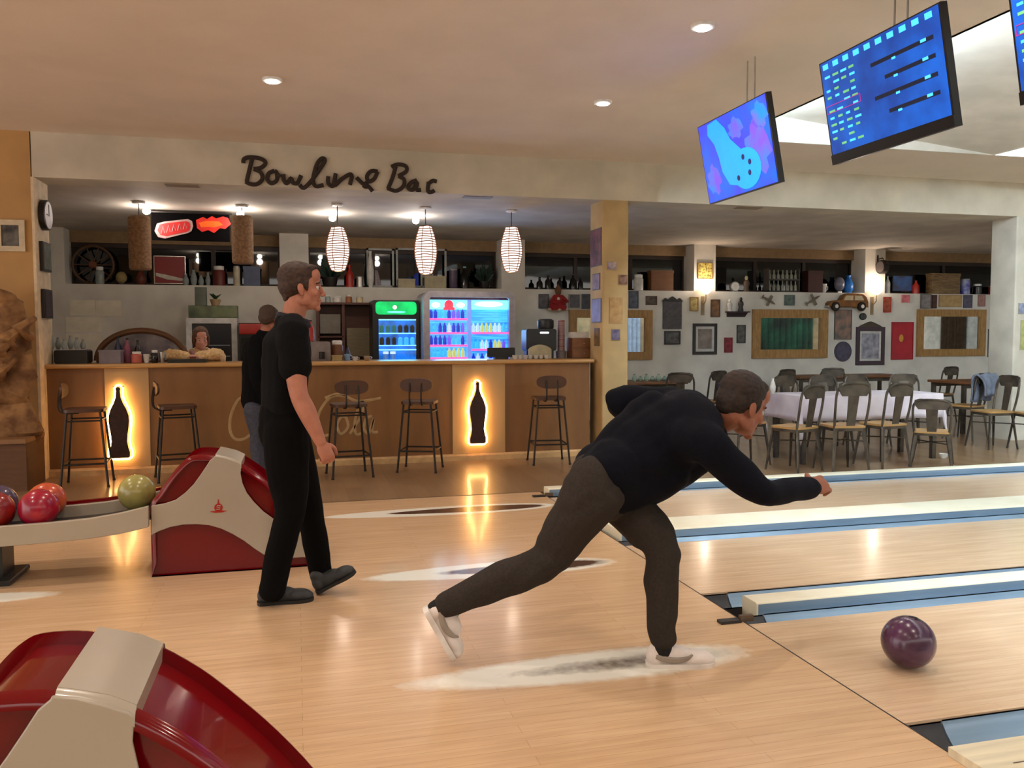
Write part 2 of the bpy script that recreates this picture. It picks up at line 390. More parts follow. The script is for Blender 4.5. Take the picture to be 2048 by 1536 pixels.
for y, lab in ((3.62, 'small dark foul sensor beside the narrow ledge'), (6.93, 'small dark foul sensor at the farthest gutter')):
    r = root('foul_sensor', (FX-.07, y, 0), lab, 'sensor')
    MB().box((FX-.13, y-.022, 0), (FX-.02, y+.022, .014)).build('sensor_box', mat('sensor_dark', (38, 34, 34), .4), r, world=True)
    MB().box((FX-.02, y-.012, 0), (FX+.05, y+.012, .03)).build('bracket', mat('bracket_brown', (110, 92, 78), .4, metal=.5), r, world=True)

# ------------------------------------------------------------------ recessed downlights of the main ceiling
d0 = None
for i, (x, y) in enumerate(SPOTS[:3]):
    lab = ['round recessed spot nearest the screens', 'round recessed spot right of centre, farther back', 'round recessed spot at the left of the ceiling'][i]
    if d0 is None:
        d0 = root('downlight', (x, y, CEIL-.02), lab, 'ceiling light')
        MB().lathe([(.055, .0), (.075, .002), (.078, .02), (.055, .02)]).build('trim_ring', mat('white_metal'), d0)
        MB().lathe([(.052, -.001), (.05, -.004), (.03, -.008)]).build('bulb_face', mat('bulb_glow', (255, 240, 220), .4, emit=40), d0)
    else: copy_tree(d0, loc=(x, y, CEIL-.02), label=lab)
# ================================================================== bar counter
BX0, BX1, BY = -2.41, 3.30, 9.2
barwood = mat('bar_front_oak', (136, 94, 50), .45, nz=1.6, col2=(116, 78, 40), stretch=(2.5, 2.5, .5))
barpale = mat('bar_front_pale', (182, 150, 104), .5, nz=2, col2=(168, 136, 92), stretch=(2, 2, .5))
bar = root('bar_counter', ((BX0+BX1)/2, BY+.35, 0), 'long brown wooden bar counter with two backlit bottle cut-outs on its front', 'bar')
MB().box((BX0, BY, .06), (BX1, BY+.06, 1.085)).box((BX1-.06, BY+.06, 0), (BX1, BY+.7, 1.085)).build('front_panel', barwood, bar, world=True)
for a, b in ((212, 300), (905, 1010)):
    MB().box((AY(a, 850, BY).x, BY-.008, .078), (AY(b, 850, BY).x, BY, 1.08)).build('pale_panel', barpale, bar, world=True)
MB().rbox((BX0, BY-.06, 1.085), (BX1+.04, BY+.62, 1.127), .015, 'X').build('counter_top', mat('counter_top_wood', (196, 150, 92), .25, nz=3, stretch=(.4, 4, 4)), bar, world=True)
MB().box((BX0, BY-.035, .0), (BX1, BY+.06, .055)).build('plinth', mat('plinth_wood', (206, 168, 118), .4), bar, world=True)
MB().box((BX0, BY-.02, .055), (BX1, BY, .075)).build('kick_strip', mat('kick_strip', (226, 190, 140), .35), bar, world=True)
MB().box((BX0+.05, BY+.55, 0), (BX1-.06, BY+.62, .82)).build('back_panel', barwood, bar, world=True)
# bottle shapes: profile (half width, height) taken over the panel height
BP = [(.012, 1.0), (.028, .985), (.030, .965), (.024, .95), (.030, .86), (.055, .78), (.098, .69), (.125, .60), (.130, .52), (.122, .44), (.105, .33), (.098, .23), (.112, .14), (.130, .08), (.128, .015), (.11, 0)]
darkb = mat('bottle_board', (62, 30, 18), .6, nz=25, col2=(42, 20, 12))
glow = mat('led_rope', (255, 190, 112), .4, emit=26)
for px_, y0, y1, lab in ((241, 774, 915, 'left'), (955, 764, 886, 'right')):
    pb = AY(px_, y1, BY-.05); pt = AY(px_, y0, BY-.05); h = pt.z-pb.z
    bot = root('bottle_light', (pb.x, BY-.05, pb.z), 'dark bottle silhouette glowing amber round its edge, '+lab+' one on the bar front', 'light', 'backlit bottles on the bar front')
    s_ = 1.12
    out = [(pb.x+w_*s_*h/1.0*.92, pb.z+t*h) for w_, t in BP]; out = out+[(2*pb.x-x, z) for x, z in out[::-1]]
    MB().prism(out, 'Y', BY-.082, BY-.065).build('silhouette', darkb, bot, world=True)
    c = V((pb.x, 0, pb.z+h/2)); rope = []
    for i in range(len(out)):
        a = V((out[i-1][0], 0, out[i-1][1])); b = V((out[(i+1) % len(out)][0], 0, out[(i+1) % len(out)][1])); t = (b-a).normalized(); n_ = V((t.z, 0, -t.x))
        p = V((out[i][0], 0, out[i][1])); n_ = n_ if n_.dot(p-V((c.x, 0, min(max(p.z, pb.z+.1), pt.z-.1)))) > 0 else -n_
        rope.append((p.x+n_.x*.017, BY-.046, p.z+n_.z*.017))
    MB().tube(rope, .009, closed=True, n=6).build('light_rope', glow, bot, world=True)
    MB().box((pb.x-.05, BY-.075, pt.z+.004), (pb.x+.05, BY-.03, pt.z+.009)).build('top_bar', darkb, bot, world=True)
# faint script lettering painted on the bar front
def strokes(name, S, conv, Y, r, m, parent, depth=None, n=5, seg=4):
    for i, (ch, lst) in enumerate(S):
        mb = MB()
        for st in lst:
            pts = spline([conv(p) for p in st], seg); P = [AY(x, y, Y) for x, y in pts]
            mb.tube(P, r, n=n, side=(0, 1, 0), rb=r) if depth is None else mb.tube(P, depth, n=n, side=(0, 1, 0), rb=r)
        mb.build('letter', m, parent, world=True)
scr = root('painted_script', (1.0, BY-.01, .6), 'faint cream script lettering "Coca-Cola" painted across the bar front', 'lettering')
C_ = lambda x, s_=1.: [(x+34*s_, 806), (x+30*s_, 796), (x+16*s_, 800), (x+2, 830), (x, 860), (x+10*s_, 878), (x+28*s_, 878), (x+42*s_, 868)]
S = [('C', [C_(460)]), ('o', [[(512, 846), (505, 862), (512, 876), (522, 864), (518, 848), (512, 846)]]),
     ('c', [[(545, 850), (534, 850), (528, 866), (536, 878), (548, 870)]]), ('a', [[(572, 850), (560, 852), (556, 870), (566, 876), (573, 856), (572, 876), (582, 874)]]),
     ('-', [[(588, 858), (602, 856)]]),
     ('C', [[(690, 792), (662, 794), (640, 822), (634, 852), (642, 872), (662, 868)], [(650, 796), (680, 788), (712, 802), (740, 800), (762, 796)]]),
     ('o', [[(684, 832), (674, 850), (682, 868), (696, 854), (692, 836), (684, 832)]]),
     ('l', [[(700, 868), (722, 832), (728, 806), (720, 806), (710, 842), (712, 868), (724, 866)]]), ('a', [[(744, 832), (732, 838), (728, 858), (738, 866), (748, 836), (744, 862), (756, 864)]])]
strokes('s', S, lambda p: p, BY-.003, .016, mat('script_cream', (178, 146, 100), .6), scr, depth=.002)

# ------------------------------------------------------------------ sign on the beam
sign = root('wall_sign', (.4, 8.97, 3.1), 'dark brown script sign reading "Bowling Bar" on the beam', 'sign')
q = lambda p: (420+p[0]/3.413, 270+p[1]/3.413)
S = [('B', [[(228, 192), (232, 165), (270, 152), (340, 160), (380, 188), (350, 222), (298, 232)], [(288, 160), (272, 225), (250, 320)], [(298, 232), (345, 255), (358, 298), (325, 334), (280, 336), (242, 318)]]),
     ('o', [[(440, 244), (402, 262), (392, 305), (420, 330), (455, 308), (456, 262), (440, 244)], [(450, 258), (480, 285)]]),
     ('w', [[(500, 268), (504, 308), (525, 330), (553, 295), (566, 325), (596, 328), (622, 275)]]),
     ('l', [[(612, 340), (640, 362), (690, 315), (755, 225), (785, 172), (762, 160), (728, 205), (704, 300), (722, 350), (775, 340)]]),
     ('i', [[(808, 282), (806, 325), (835, 350), (868, 322)]]),
     ('n', [[(858, 262), (848, 345), (900, 300), (955, 268), (968, 285), (955, 340)]]),
     ('g', [[(1000, 290), (1040, 330), (1080, 350), (1110, 385)], [(1145, 250), (1102, 246), (1072, 280), (1082, 318), (1120, 300), (1145, 250)], [(1078, 318), (1050, 350), (1090, 352)]]),
     ('B', [[(1238, 218), (1285, 200), (1338, 215), (1338, 250), (1285, 280)], [(1268, 215), (1246, 290), (1215, 368)], [(1285, 280), (1325, 305), (1318, 352), (1268, 382), (1210, 362)]]),
     ('a', [[(1412, 308), (1372, 325), (1352, 360), (1385, 374), (1415, 318), (1408, 372), (1440, 375)]]),
     ('r', [[(1492, 322), (1488, 384), (1512, 390), (1532, 378)], [(1496, 330), (1520, 312), (1548, 318)]])]
strokes('s', S, q, 8.975, .021, mat('sign_iron', (44, 30, 22), .7), sign, depth=.012, n=8)

# ------------------------------------------------------------------ bar stools
iron = mat('black_iron', (38, 32, 28), .45, metal=.4, nz=30)
walnut = mat('stool_walnut', (74, 42, 22), .45, nz=6, stretch=(1, 8, 1))
def make_stool():
    r = root('bar_stool', (0, 0, 0), '', 'stool', 'bar stools in front of the counter')
    H = .70
    MB().rbox((-.17, -.17, H), (.17, .17, H+.03), .05, 'Z').build('seat', walnut, r)
    for sx in (-1, 1):
        for sy in (-1, 1):
            MB().tube([(sx*.14, sy*.14, H), (sx*.20, sy*.20, 0)], .011, n=8).lathe([(.014, 0), (.014, .02)], (sx*.20, sy*.20, 0), 8).build('leg', iron, r)
    f = MB()
    for k in range(4):
        a = [(-1, -1), (1, -1), (1, 1), (-1, 1)][k]; b = [(1, -1), (1, 1), (-1, 1), (-1, -1)][k]
        f.tube([(a[0]*.181, a[1]*.181, .22), (b[0]*.181, b[1]*.181, .22)], .009, n=6)
    f.build('foot_ring', iron, r)
    g = MB()
    for k in range(4):
        a = [(-1, -1), (1, -1), (1, 1), (-1, 1)][k]; b = [(1, -1), (1, 1), (-1, 1), (-1, -1)][k]
        g.tube([(a[0]*.15, a[1]*.15, H-.08), (b[0]*.15, b[1]*.15, H-.08)], .008, n=6)
    g.build('seat_frame', iron, r)
    bk = MB()
    for sx in (-.06, .06): bk.tube(spline([(sx, -.05, H-.01), (sx, -.19, H+.0), (sx, -.22, H+.08), (sx, -.20, H+.22)], 4), .009, n=6)
    bk.build('back_bracket', iron, r)
    out = []
    for k in range(28):
        a = 2*PI*k/28; ex = abs(math.cos(a))**.7*(1 if math.cos(a) > 0 else -1); ez = abs(math.sin(a))**.8*(1 if math.sin(a) > 0 else -1)
        out.append((ex*.165, H+.20+ez*.07))
    mb = MB(); n = len(out)
    def yb(x): return -.215+x*x*1.1
    mb.add([(x, yb(x), z) for x, z in out]+[(x, yb(x)+.02, z) for x, z in out], [list(range(n)), list(range(2*n-1, n-1, -1))]+[(i, (i+1) % n, n+(i+1) % n, n+i) for i in range(n)])
    mb.build('backrest', walnut, r)
    return r
st0 = make_stool()
STOOLS = [(-1.93, 8.62, -1.5, 'bar stool at the far left end of the counter, beside the left glowing bottle'),
          (-1.14, 8.75, -1.35, 'bar stool between the left glowing bottle and the red ball return hood'),
          (.50, 8.50, .12, 'bar stool in front of the painted script, by the walking man'),
          (1.24, 8.66, -.35, 'bar stool just left of the right glowing bottle'),
          (2.68, 8.80, -.1, 'bar stool at the right end of the counter, near the pillar')]
for i, (x, y, rz, lab) in enumerate(STOOLS):
    if i == 0: st0.location = (x, y, 0); st0.rotation_euler.z = rz; st0['label'] = lab
    else: copy_tree(st0, loc=(x, y, 0), rz=rz, label=lab)

# ------------------------------------------------------------------ pendant lamps
wick = mat('wicker_cane', (150, 98, 58), .7, nz=30, col2=(96, 60, 34), emit=.0)
paper = mat('lit_lamp_paper', (255, 224, 210), .6, emit=1.7)
core = mat('lit_lamp_core', (255, 244, 236), .6, emit=14)
dimw = mat('unlit_wicker', (150, 118, 86), .85, nz=40, col2=(118, 88, 62))
def shade_prof(h, R): return [(R*f, h*t) for f, t in ((.50, 0), (.62, .03), (.82, .18), (.97, .36), (1.0, .5), (.93, .66), (.78, .82), (.60, .95), (.55, 1.0))]
def pendant(x, y, zb, h, R, lab, lit, group):
    r = root('pendant_lamp', (x, y, zb), lab, 'pendant lamp', group)
    pf = shade_prof(h, R)
    if lit:
        sh = MB().lathe([(a*.93, b) for a, b in pf], (0, 0, 0), 24).build('lamp_shade', paper, r)
        MB().lathe([(a*.62, h*(.16+.62*t)) for a, t in ((R*.5, 0), (R, .25), (R*1.05, .5), (R*.9, .8), (R*.4, 1))], (0, 0, 0), 20).build('bulb_core', core, r)
        # woven cane rings round the paper
        k = MB(); m = 19
        for i in range(m):
            t = i/(m-1); zz = h*t; rr = 0
            for j in range(len(pf)-1):
                if pf[j][1] <= zz <= pf[j+1][1]+1e-9: rr = pf[j][0]+(pf[j+1][0]-pf[j][0])*(zz-pf[j][1])/(pf[j+1][1]-pf[j][1]+1e-9)
            k.tube([(rr*math.cos(a), rr*math.sin(a), zz+.004*math.sin(3*a+i)) for a in [2*PI*q_/20 for q_ in range(20)]], .0055, n=5, closed=True)
        for i in range(6):
            a = 2*PI*i/6; k.tube([(p[0]*math.cos(a), p[0]*math.sin(a), p[1]) for p in pf], .004, n=5)
        k.build('cane_rings', wick, sh)
        light('pendant_light', 'POINT', (x, y, zb-.03), 3.5, (1, .82, .66), shadow_soft_size=.06)
    else:
        MB().lathe([(a*.98, b) for a, b in [(R*.86, 0), (R*.98, .02), (R, h*.5), (R*.98, h*.97), (R*.8, h)]], (0, 0, 0), 20).build('lamp_shade', dimw, r)
    MB().tube([(0, 0, h), (0, 0, LOW-zb-.02)], .005, n=6).build('cord', iron, r)
    MB().lathe([(.06, LOW-zb-.025), (.075, LOW-zb-.012), (.06, LOW-zb)], (0, 0, 0), 16).build('ceiling_rose', mat('white_metal'), r)
    return r
for (x, ytop, ybot, lab) in ((675, 455, 541, 'left'), (851, 453, 547, 'middle'), (1023, 455, 543, 'right')):
    Yp = 10.0; a = AY(x, ytop, Yp); b = AY(x, ybot, Yp)
    pendant(a.x, Yp, b.z, a.z-b.z, .137, 'lit woven cane pendant lamp, '+lab+' one of three glowing over the bar', True, 'glowing pendant lamps')
for (x, ytop, ybot, Yp, lab) in ((278, 432, 540, 10.35, 'unlit woven pendant lamp left of the red banner'), (484, 432, 528, 10.35, 'unlit woven pendant lamp right of the red banner')):
    a = AY(x, ytop, Yp); b = AY(x, ybot, Yp)
    pendant(a.x, Yp, b.z, a.z-b.z, .125, lab, False, 'unlit pendant lamps')
b0 = None
for i, (x, y) in enumerate(BULBS):
    lab = ['bare bright bulb left of the banner', 'bare bright bulb right of the banner', 'bare bright bulb behind the left pendant lamp', 'bare bright bulb behind the middle pendant lamp'][i]
    if b0 is None:
        b0 = root('ceiling_bulb', (x, y, LOW-.06), lab, 'light bulb', 'bare bulbs on the bar ceiling')
        MB().sphere((0, 0, 0), (.045, .045, .04), 14).build('glass_bulb', mat('bar_bulb_glow', (255, 246, 228), .4, emit=26), b0)
        MB().lathe([(.03, .03), (.06, .05), (.065, .06)], (0, 0, 0), 16).build('socket', mat('white_metal'), b0)
    else: copy_tree(b0, loc=(x, y, LOW-.06), label=lab)

# ------------------------------------------------------------------ fridges
def can_row(proto_list, xs, y, z, grp, lab):
    for i, x in enumerate(xs):
        p = proto_list[i % len(proto_list)]; o = p.copy(); COL.objects.link(o); o.location = (x, y, z)
steel = mat('fridge_steel', (176, 170, 176), .35, metal=.3)
pink = mat('shelf_pink', (255, 80, 150), .5, emit=1.6); blue = mat('fridge_glow', (60, 165, 255), .6, emit=1.5, nz=9, col2=(28, 110, 240), stretch=(.3, 1, 4))
cyan = mat('header_glow', (90, 205, 255), .5, emit=3.0); whiteg = mat('header_white', (225, 255, 245), .5, emit=6)
F = AY(845, 583, 11.6); G = AY(1027, 583, 11.6); fx0, fx1, fz = F.x, G.x, 2.02; fy = 11.6
fr = root('double_fridge', ((fx0+fx1)/2, fy+.3, 0), 'wide grey two-door drinks fridge glowing bright blue', 'fridge')
body = MB().rbox((fx0, fy+.03, 0), (fx1, fy+.65, fz), .11, 'Y')
body.build('cabinet', steel, fr, world=True)
# rounded front frame built as a ring
def ring(mb, x0, x1, z0, z1, r, t, y0, y1, rb=None):
    def rr(a, b, c, d, r_):
        out = []
        for cx, cz, st in ((b-r_, d-r_, 0), (a+r_, d-r_, 1), (a+r_, c+r_, 2), (b-r_, c+r_, 3)):
            for k in range(7): tt = (st+k/6)*PI/2; out.append((cx+r_*math.cos(tt), cz+r_*math.sin(tt)))
        return out
    A = rr(x0, x1, z0, z1, r); B = rr(x0+t, x1-t, z0+t, z1-t, max(.01, r-t)); n = len(A)
    vs = [(p[0], y0, p[1]) for p in A]+[(p[0], y0, p[1]) for p in B]+[(p[0], y1, p[1]) for p in A]+[(p[0], y1, p[1]) for p in B]; fs = []
    for i in range(n):
        j = (i+1) % n; fs += [(i, j, n+j, n+i), (2*n+i, 3*n+i, 3*n+j, 2*n+j), (i, 2*n+i, 2*n+j, j), (n+i, n+j, 3*n+j, 3*n+i)]
    return mb.add(vs, fs)
ring(MB(), fx0, fx1, .02, fz, .12, .085, fy-.09, fy+.03).build('front_frame', steel, fr, world=True)
ix0, ix1 = fx0+.08, fx1-.08; mid = (ix0+ix1)/2+.0
MB().box((ix0, fy+.018, .4), (ix1, fy+.028, fz-.09)).build('lit_interior', blue, fr, world=True)
MB().box((ix0, fy-.02, fz-.115), (ix1, fy+.02, fz-.085)).build('top_maroon_strip', mat('fridge_maroon', (84, 18, 48), .5), fr, world=True)  # maroon strip along the top of the interior
hd = MB().m(0).box((ix0+.01, fy-.015, fz-.25), (mid-.03, fy+.02, fz-.12)).m(0).box((mid+.03, fy-.015, fz-.25), (ix1-.01, fy+.02, fz-.12))
hd.m(1).sphere(((mid+ix1)/2, fy-.015, fz-.175), (.2, .012, .035), 20).sphere((ix0+.1, fy-.015, fz-.19), (.06, .01, .035), 14).sphere((mid-.12, fy-.015, fz-.19), (.06, .01, .035), 14)
hd.m(2).sphere(((ix0+mid)/2, fy-.02, fz-.19), (.065, .012, .07), 18).box(((ix0+mid)/2-.08, fy-.03, fz-.26), ((ix0+mid)/2+.08, fy-.02, fz-.22))
hd.build('header_panel', [cyan, whiteg, mat('badge_red', (235, 40, 60), .5, emit=1.4)], fr, world=True)
MB().box((mid-.03, fy-.045, .4), (mid+.03, fy+.02, fz-.115)).build('door_mullion', mat('mullion_lilac', (120, 150, 235), .4, emit=.8), fr, world=True)
for k, zz in enumerate((1.62, 1.425, 1.25)):
    MB().box((ix0, fy-.03, zz), (mid-.03, fy+.0, zz+.026)).build('shelf', pink, fr, world=True)
for k, zz in enumerate((1.425, 1.19)):
    MB().box((mid+.03, fy-.03, zz), (ix1, fy+.0, zz+.026)).build('shelf', pink, fr, world=True)
MB().box((ix0, fy-.03, 1.075), (mid-.03, fy, 1.10)).build('shelf', pink, fr, world=True)
MB().box((ix0, fy-.062, .4), (ix1, fy-.056, fz-.1)).build('door_glass', gmat('fridge_door_glass'), fr, world=True)
light('fridge_light', 'AREA', ((ix0+ix1)/2, fy-.12, 1.6), 8, (.25, .55, 1), rot=(PI/2+.35, 0, PI), shape='RECTANGLE', size=1.0, size_y=.6)
drinks = []
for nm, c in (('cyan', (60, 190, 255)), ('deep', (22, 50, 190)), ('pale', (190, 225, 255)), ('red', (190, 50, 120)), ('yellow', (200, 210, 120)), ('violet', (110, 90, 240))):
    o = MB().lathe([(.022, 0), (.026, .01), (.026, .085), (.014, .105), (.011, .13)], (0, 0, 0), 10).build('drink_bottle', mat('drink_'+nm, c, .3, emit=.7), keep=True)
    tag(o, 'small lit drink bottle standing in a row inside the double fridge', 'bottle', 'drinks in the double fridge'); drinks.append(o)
first = True; used = set()
ORD = ['first', 'second', 'third', 'fourth', 'fifth', 'sixth', 'seventh', 'eighth']
def drink(k, x, z, y=None, lab=''):
    p = drinks[k]
    if k not in used: used.add(k); o = p
    else: o = p.copy(); COL.objects.link(o)
    o.location = (x, y or fy-.0, z); o['label'] = lab+' of the double fridge'
random.seed(3)
for q_, (zz, pal) in enumerate(((1.646, (1, 0, 1, 5, 1)), (1.451, (0, 1, 2, 1, 5)), (1.276, (1, 1, 5, 0, 1)), (1.10, (0, 0, 4, 4, 4)))):
    for i in range(8): drink(pal[i*len(pal)//8], ix0+.035+i*(mid-.06-ix0)/8, zz, fy-.0, ORD[i]+' bottle from the left, '+ORD[q_]+' shelf down, left door')
for q_, (zz, pal) in enumerate(((1.451, (2, 4, 4, 2, 0)), (1.216, (0, 2, 1, 4, 5)))):
    for i in range(8): drink(pal[i*len(pal)//8], mid+.065+i*(ix1-mid-.07)/8, zz, fy-.0, ORD[i]+' bottle from the left, '+ORD[q_]+' shelf down, right door')
for i in range(8): drink((1, 2, 1, 2)[i % 4], mid+.065+i*(ix1-mid-.07)/8, 1.02, fy, ORD[i]+' bottle from the left, lowest row, right door')
# green-topped fridge
gx0, gx1 = AY(745, 600, 11.8).x, AY(838, 600, 11.8).x; gy = 11.8; gz = 1.9
g = root('drinks_fridge', ((gx0+gx1)/2, gy+.3, 0), 'narrow black drinks fridge with a glowing green header', 'fridge')
blk = mat('fridge_black', (18, 20, 22), .35)
MB().rbox((gx0, gy, 0), (gx1, gy+.6, gz), .02, 'Y').build('cabinet', blk, g, world=True)
MB().m(0).rbox((gx0+.04, gy-.03, gz-.20), (gx1-.04, gy, gz-.02), .05, 'Y').m(1).sphere(((gx0+gx1)/2-.02, gy-.03, gz-.1), (.03, .008, .03), 12).m(2).sphere(((gx0+gx1)/2, gy-.03, gz-.165), (.13, .008, .014), 16).build('header_panel',
    [mat('header_green', (0, 168, 84), .5, emit=1.5, nz=4, col2=(0, 120, 60)), mat('badge_pale', (235, 200, 205), .5, emit=1.2), mat('header_mint', (90, 255, 200), .5, emit=2.2)], g, world=True)
MB().box((gx0+.08, gy-.005, .4), (gx1-.05, gy+.0, gz-.27)).build('lit_interior', mat('green_fridge_glow', (14, 96, 190), .6, emit=1.5, nz=6, col2=(6, 60, 120)), g, world=True)
sh = MB()
for zz in (1.62, 1.43, 1.26, 1.20): sh.box((gx0+.08, gy-.03, zz), (gx1-.05, gy-.005, zz+.014))
sh.build('shelf', mat('shelf_ice', (130, 220, 255), .4, emit=1.5), g, world=True)
MB().box((gx0+.075, gy-.075, .4), (gx1-.045, gy-.07, gz-.26)).build('door_glass', gmat('fridge_door_glass'), g, world=True)
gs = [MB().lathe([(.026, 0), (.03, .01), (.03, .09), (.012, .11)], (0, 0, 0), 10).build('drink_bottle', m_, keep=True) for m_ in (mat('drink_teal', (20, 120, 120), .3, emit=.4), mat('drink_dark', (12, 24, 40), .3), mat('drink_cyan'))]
for i, zz in enumerate((1.445, 1.276)):
    for k in range(6):
        p = gs[(i+k//3) % 3]; o = p if (p.get('u') is None) else p.copy()
        if p.get('u') is not None: COL.objects.link(o)
        p['u'] = 1
        o.location = (gx0+.12+k*.085, gy-.038, zz); tag(o, ORD[k]+' dim bottle from the left, '+('upper', 'lower')[i]+' shelf of the green-topped fridge', 'bottle', 'drinks in the green-topped fridge')
for o in bpy.data.objects:
    if 'u' in o.keys(): del o['u']
for k in range(2):
    r = root('plastic_jar', (gx0+.17+k*.1, gy-.045, 1.06), ('left' if k == 0 else 'right')+' one of two white-lidded jars low in the green-topped fridge', 'jar')
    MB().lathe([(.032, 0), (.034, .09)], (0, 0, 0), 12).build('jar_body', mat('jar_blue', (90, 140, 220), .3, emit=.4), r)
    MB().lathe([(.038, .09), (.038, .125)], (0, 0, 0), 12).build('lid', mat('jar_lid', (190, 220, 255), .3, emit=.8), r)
light('fridge_light', 'AREA', ((gx0+gx1)/2, gy-.12, 1.6), 2.2, (.1, .7, 1), rot=(PI/2+.3, 0, PI), shape='RECTANGLE', size=.5, size_y=.6)
# small white-framed fridge and what stands on it
Yf = 12.2
def bx(px0, py0, px1, py1, Y):
    pm = py0 if py1 == 0 else (py0+py1)/2; xm = (px0+px1)/2
    return AY(px0, pm, Y).x, AY(px1, pm, Y).x, AY(xm, py1, Y).z, AY(xm, py0, Y).z
x0, x1, z0, z1 = bx(373, 636, 475, 722, Yf)
r = root('white_fridge', ((x0+x1)/2, Yf+.25, 0), 'white framed glass-door fridge with a dark inside', 'fridge')
MB().box((x0, Yf+.02, 0), (x1, Yf+.55, z1)).build('cabinet', mat('fridge_white', (206, 206, 204), .4), r, world=True)
ring(MB(), x0, x1, .1, z1, .02, .075, Yf-.03, Yf+.02).build('door_frame', mat('fridge_white'), r, world=True)
MB().box((x0+.07, Yf+.0, .17), (x1-.07, Yf+.018, z1-.07)).build('dark_inside', mat('fridge_inside_dark', (34, 28, 34), .2, nz=3, col2=(20, 30, 44)), r, world=True)
MB().box((x0+.08, Yf-.012, 1.27), (x1-.1, Yf+.0, 1.285)).box((x0+.08, Yf-.012, 1.12), (x1-.1, Yf, 1.135)).build('shelf', mat('shelf_grey', (120, 130, 140), .4), r, world=True)
x0b, x1b, z0b, z1b = bx(377, 611, 474, 635, Yf+.1)
tag(MB().rbox((x0b, Yf+.08, z1+.002), (x1b, Yf+.4, z1b), .02, 'X').build('picture_box', mat('green_landscape', (120, 128, 96), .6, nz=5, col2=(72, 84, 66))), 'long green and grey picture box lying on top of the white fridge', 'box')
x0c, x1c, z0c, z1c = bx(389, 574, 412, 611, Yf+.1)
tag(MB().rbox((x0c, Yf+.12, z1b+.002), (x1c, Yf+.25, z1c), .01, 'Z').build('tin_canister', mat('tin_greygreen', (96, 104, 92), .5, nz=10)), 'grey green tin standing on the picture box under the ledge', 'tin')
p = AY(431, 611, Yf+.15)
r = root('potted_plant', (p.x, p.y, z1b+.002), 'small potted plant with a beige pot on the picture box', 'plant')
MB().lathe([(.05, 0), (.075, .075), (.075, .085)], (0, 0, 0), 14).build('pot', mat('pot_beige', (170, 142, 104), .6), r)
mb = MB()
for k in range(26):
    a = random.random()*2*PI; h = .04+random.random()*.09; q0 = V((0, 0, .07)); q1 = V((math.cos(a)*h*.7, math.sin(a)*h*.7, .08+h*.7)); mb.tube([q0, (q0+q1)/2+V((0, 0, .015)), q1], [.003, .011, .002], n=4)
mb.build('foliage', mat('leaf_green', (44, 74, 40), .6), r)
# low red-topped cooler left of the back-turned person
x0, x1, z0, z1 = bx(478, 646, 540, 722, 12.0)
r = root('black_cooler', ((x0+x1)/2, 12.25, 0), 'black cooler with a red glowing header, right of the white fridge', 'fridge')
MB().box((x0, 12.0, 0), (x1, 12.5, z1)).build('cabinet', blk, r, world=True)
MB().rbox((x0+.01, 11.96, z1-.155), (x1-.01, 12.0, z1-.01), .05, 'X').build('header_panel', mat('header_red', (140, 34, 28), .3, emit=.15), r, world=True)
MB().box((x0+.03, 11.985, .5), (x1-.03, 11.999, z1-.2)).build('door_glass', mat('dark_door', (20, 24, 20), .05), r, world=True)
# ================================================================== things on the bar and on the back wall
# --- wooden shelf unit with pigeon holes
Ys = 12.5
x0, x1, z0, z1 = bx(636, 612, 746, 722, Ys)
mah = mat('mahogany', (84, 44, 32), .5, nz=6, stretch=(1, 1, 6)); z1 = 1.86
r = root('wooden_cabinet', ((x0+x1)/2, Ys+.15, 0), 'dark red-brown wooden shelf unit behind the bar, left of the green-topped fridge', 'cabinet')
c = MB().box((x0, Ys+.28, 0), (x1, Ys+.3, z1)); xs_ = [x0, x0+(x1-x0)*.46, x1]
for xx in xs_: c.box((xx-.02, Ys, 0), (xx+.02, Ys+.28, z1))
c.box((x0-.03, Ys-.03, z1), (x1+.03, Ys+.3, z1+.03)); c.box((x0, Ys, .6), (x1, Ys+.28, .63)).box((x0, Ys, 1.38), (xs_[1], Ys+.28, 1.40))
c.build('carcass', mah, r, world=True)
MB().box((x0+.03, Ys+.05, 1.44), (xs_[1]-.04, Ys+.07, 1.72)).build('glass_pane', mat('smoky_glass', (112, 106, 98), .25, nz=6), r, world=True)
MB().box((xs_[1]+.05, Ys+.05, 1.1), (x1-.05, Ys+.07, 1.52)).build('paper_stack', mat('pale_stack', (128, 116, 92), .8, nz=8, stretch=(1, 1, 8)), r, world=True)
